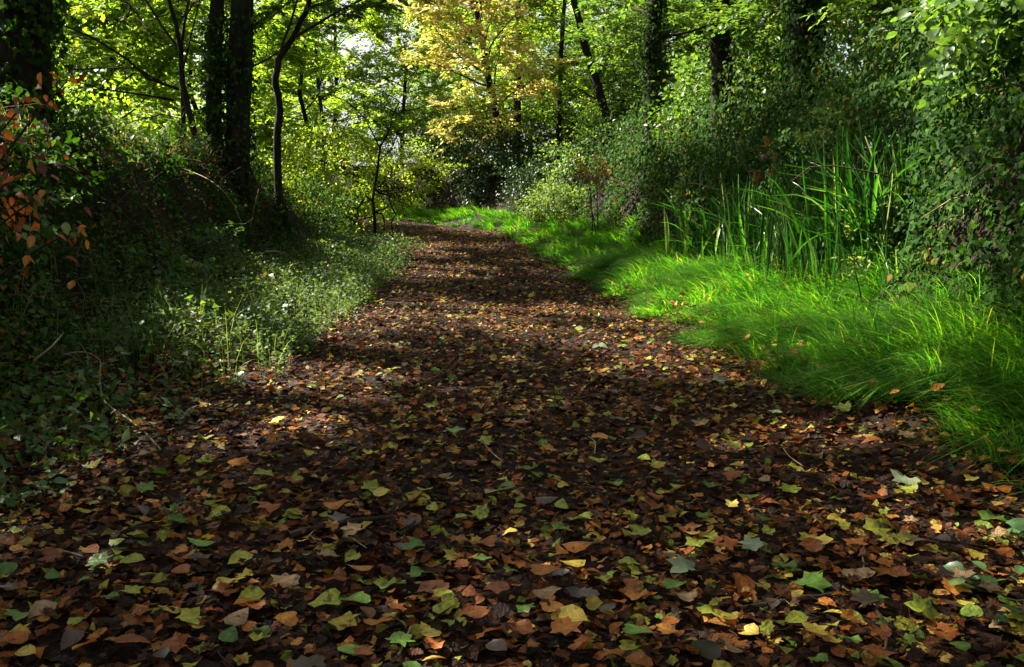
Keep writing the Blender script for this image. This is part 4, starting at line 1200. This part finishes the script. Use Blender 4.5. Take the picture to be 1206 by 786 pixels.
for k, (pts, y) in enumerate((([(190, 198), (215, 205), (250, 220), (275, 245), (290, 285)], 9.5), ([(120, 130), (135, 160), (150, 190), (160, 225)], 8.0),
                              ([(150, 150), (145, 165), (165, 175), (160, 195)], 9), ([(0, 180), (25, 188), (42, 192)], 5.0), ([(85, 128), (110, 170), (150, 205), (165, 235)], 8.6),
                              ([(175, 190), (180, 215), (200, 225), (195, 250)], 9), ([(105, 150), (112, 130), (118, 150)], 8.4), ([(240, 270), (262, 300), (300, 330)], 9),
                              ([(305, 230), (300, 250), (295, 275)], 11), ([(130, 262), (155, 270), (165, 300)], 7))):
    names = ['long arching dry cane hanging down the bank', 'dry cane standing up on the bank by the ivy-clad trunk', 'crooked dry stem on the bank top', 'thin dry twig crossing the copper leaves',
             'long dry cane slanting across the bank top', 'twisted dry stem in the middle of the bank', 'bent grass stalk on the bank top', 'dry cane near the bank foot',
             'short dry stalk below the paired trunks', 'dry cane low on the bank right of the copper leaves']
    cane([on_bank(x, yy, y) for x, yy in pts], .006, names[k])
tw = 'twigs lying on the path'
for (pts, r, lab) in (([(870, 735), (905, 728), (940, 722), (985, 715)], .012, 'dark stick half buried in the lower right leaves'),
                      ([(1010, 655), (1018, 680), (1012, 700)], .004, 'thin pale twig among leaves in the lower right'),
                      ([(890, 745), (915, 722), (925, 715)], .008, 'curved dark stick left of the half buried one'),
                      ([(1030, 735), (1045, 755), (1042, 786)], .008, 'knobbly dark stick at the bottom right'),
                      ([(340, 645), (370, 636), (420, 626), (460, 622)], .016, 'rough dark bark strip lying across the left wheel track'),
                      ([(55, 660), (80, 664), (98, 670)], .004, 'pale straight twig in the lower left'),
                      ([(568, 528), (575, 540), (592, 555)], .004, 'thin twig in the middle of the path'),
                      ([(700, 545), (702, 530), (690, 522)], .004, 'thin twig right of the path middle'),
                      ([(405, 640), (420, 652), (432, 660)], .003, 'pale splinter beside the bark strip'),
                      ([(920, 535), (928, 548), (945, 560)], .004, 'thin twig near the grass edge'),
                      ([(470, 790), (480, 765), (485, 755)], .004, 'thin twig at the bottom middle'),
                      ([(585, 470), (615, 462), (640, 465)], .005, 'twig across the path in the shade')):
    cane([G(x, y, .045) for x, y in pts], r, lab, 'dry' if 'pale' in lab or 'thin' in lab else 'twig', 'fallen_twig', 'twig', tw)

def debris():
    polys = []
    for i in range(420):
        y = rng.uniform(2.5, 9); x = float(pc(y)) + rng.uniform(-1, 1) * (float(hw(y)) + .2)
        a = rng.uniform(0, 6.28)
        line, _ = wander((x, y, float(H(x, y)) + .03), (math.cos(a), math.sin(a), rng.normal(.02, .05)), rng.uniform(.06, .28), 3, .25)
        line[:, 2] = H(line[:, 0], line[:, 1]) + .025 + rng.random(4) * .02
        polys.append((line, np.linspace(1, .5, 4) * rng.uniform(.0012, .0035), 3))
    o = tube_obj('twig_debris', polys, M['twig'])
    prop(o, 'scatter of tiny broken twigs among the fallen leaves', 'twigs', kind='stuff')
    polys = []
    for i in range(320):
        y = rng.uniform(4.5, 20); u = -rng.uniform(3.0, 4.6); x = float(pc(y)) + u
        line, _ = wander((x, y, float(H(x, y)) + .02), (rng.normal(.5, .4), rng.normal(0, .6), rng.normal(.4, .4)), rng.uniform(.3, 1.1), 7, .28, -.13)
        line[:, 2] = np.maximum(line[:, 2], H(line[:, 0], line[:, 1]) + .02)
        polys.append((line, np.linspace(1, .4, 8) * rng.uniform(.002, .005), 3))
    o = tube_obj('tangled_stems', polys, M['tangle'])
    prop(o, 'tangle of thin dead stems hanging over the left bank', 'stems', kind='stuff')
debris()

# ------------------------------------------------------------------ the 300 fallen leaves that show largest
SHAPES = {'lobed': 0, 'oak-shaped': 1, 'rounded': 2, 'oval': 3}
FM = {}
def fallen_mesh(shape, colour, v):
    k = (shape, colour, v)
    if k not in FM:
        FM[k] = np_mesh('fallen_leaf', *FP[v][SHAPES[shape]], FALLEN[colour], smooth=True)
    return FM[k]
named = [(812, 697, 'lobed', 'pale grey-green', .13), (785, 716, 'oval', 'green', .12), (975, 628, 'rounded', 'yellow', .075), (808, 653, 'lobed', 'yellow-green', .12),
         (1062, 577, 'lobed', 'pale grey-green', .15), (437, 551, 'lobed', 'yellow-green', .11), (303, 571, 'lobed', 'yellow-green', .15), (425, 593, 'lobed', 'yellow-green', .12),
         (458, 599, 'rounded', 'yellow', .08), (402, 727, 'rounded', 'yellow-green', .12), (432, 720, 'rounded', 'green', .12), (455, 712, 'lobed', 'yellow-green', .11), (441, 684, 'oval', 'orange', .09),
         (467, 772, 'lobed', 'green', .10), (652, 640, 'lobed', 'green', .09), (660, 614, 'oval', 'yellow-green', .09), (627, 715, 'rounded', 'tan', .10), (692, 752, 'oval', 'yellow', .13),
         (750, 727, 'lobed', 'orange', .12), (727, 718, 'oak-shaped', 'russet', .11), (846, 652, 'lobed', 'russet', .14), (835, 740, 'lobed', 'yellow-green', .10), (893, 768, 'oval', 'yellow', .08),
         (20, 681, 'oval', 'green', .10), (63, 703, 'oval', 'green', .09), (175, 574, 'oval', 'green', .11), (195, 634, 'lobed', 'green', .10), (255, 655, 'oval', 'green', .12),
         (946, 715, 'lobed', 'green', .13), (938, 690, 'lobed', 'green', .10), (1001, 721, 'lobed', 'green', .12), (1082, 752, 'lobed', 'yellow-green', .13), (1062, 692, 'lobed', 'russet', .16),
         (945, 590, 'lobed', 'yellow-green', .11), (1080, 597, 'lobed', 'yellow-green', .11), (762, 559, 'lobed', 'yellow', .11), (543, 543, 'oak-shaped', 'orange', .10), (690, 679, 'oval', 'yellow', .11),
         (742, 672, 'lobed', 'yellow-green', .11), (497, 692, 'lobed', 'green', .08), (500, 660, 'lobed', 'green', .10), (385, 757, 'lobed', 'yellow', .10), (340, 657, 'oak-shaped', 'orange', .10),
         (240, 716, 'oak-shaped', 'russet', .11), (150, 718, 'lobed', 'yellow-green', .09), (205, 748, 'lobed', 'yellow-green', .10), (1172, 590, 'rounded', 'orange', .09), (1160, 632, 'lobed', 'green', .14),
         (950, 648, 'lobed', 'yellow', .12), (1050, 655, 'lobed', 'tan', .14), (870, 535, 'lobed', 'yellow-green', .11), (915, 495, 'lobed', 'pale grey-green', .10), (838, 460, 'lobed', 'pale grey-green', .11),
         (705, 417, 'rounded', 'pale grey-green', .16), (560, 530, 'lobed', 'yellow-green', .11), (525, 520, 'lobed', 'green', .12), (470, 480, 'lobed', 'green', .09), (230, 555, 'lobed', 'yellow-green', .11),
         (365, 545, 'oval', 'yellow-green', .09), (130, 655, 'oval', 'yellow-green', .09), (250, 585, 'oak-shaped', 'russet', .12), (880, 700, 'oval', 'russet', .12), (900, 660, 'lobed', 'pale grey-green', .11),
         (1010, 600, 'lobed', 'russet', .13), (1120, 600, 'lobed', 'russet', .14), (665, 590, 'rounded', 'yellow', .07), (800, 772, 'oak-shaped', 'orange', .11), (650, 755, 'lobed', 'orange', .11), (580, 680, 'lobed', 'green', .09)]
COLS = ['dark brown'] * 4 + ['russet'] * 7 + ['orange'] * 3 + ['tan'] * 4 + ['yellow'] * 2 + ['yellow-green'] * 5 + ['green'] * 4
ROWS = [(700, 'at the very bottom'), (640, 'low down'), (590, 'in the lower third'), (545, 'a third up'), (500, 'below mid-height'), (0, 'at mid-height')]
COLUMNS = [(150, 'far left'), (330, 'left'), (500, 'left of centre'), (700, 'centre'), (880, 'right of centre'), (1050, 'right'), (9999, 'far right')]
def fallen_leaves():
    todo = list(named)
    made = {}
    placed = [(n[0], n[1]) for n in named]
    tries = 0
    while len(todo) < 300 and tries < 20000:
        tries += 1
        py = 430 + 370 * random.random() ** .8
        px = random.uniform(-5, 1211)
        p = ground_at(px, py)
        if abs(p[0] - pc(p[1])) > hw(p[1]) + .1: continue
        if any((px - a) ** 2 + ((py - b) * 2) ** 2 < 34 ** 2 for a, b in placed): continue
        placed.append((px, py))
        todo.append((px, py, random.choice(['lobed', 'lobed', 'oak-shaped', 'rounded', 'oval', 'oval']), random.choice(COLS), random.uniform(.065, .115)))
    for (px, py, shape, colour, size) in todo:
        p = ground_at(px, py)
        v = random.randrange(3)
        tilt = abs(random.gauss(0, .22))
        az = random.uniform(0, 2 * math.pi)
        ta = random.uniform(0, 2 * math.pi)
        nvec = np.array([math.cos(ta) * tilt, math.sin(ta) * tilt - .10, 1.])
        o = set_leaf(None, fallen_mesh(shape, colour, v), (p[0], p[1], float(H(p[0], p[1])) + .045 + size * tilt * .3), (math.cos(az), math.sin(az), 0), nvec, size * random.uniform(.82, 1.02))
        o.name = 'fallen_leaf'
        row = next(w for lim, w in ROWS if py >= lim)
        colm = next(w for lim, w in COLUMNS if px < lim)
        state = 'tilted ' if tilt > .3 else ('curled ' if v == 2 else '')
        big = 'large ' if size > .105 else ('small ' if size < .078 else '')
        made.setdefault(f'{big}{state}{colour} {shape} leaf, {colm}, {row}', []).append((px, py, o))
    for lab, lst in made.items():
        lst.sort(key=lambda t: t[0])
        for i, (px, py, o) in enumerate(lst):
            extra = '' if len(lst) == 1 else (', ' + (['left', 'right'] if len(lst) == 2 else ['leftmost', 'middle', 'rightmost'])[min(i, 2)] + ' of its like')
            prop(o, lab + extra, 'fallen leaf', 'fallen leaves on the near path')
fallen_leaves()
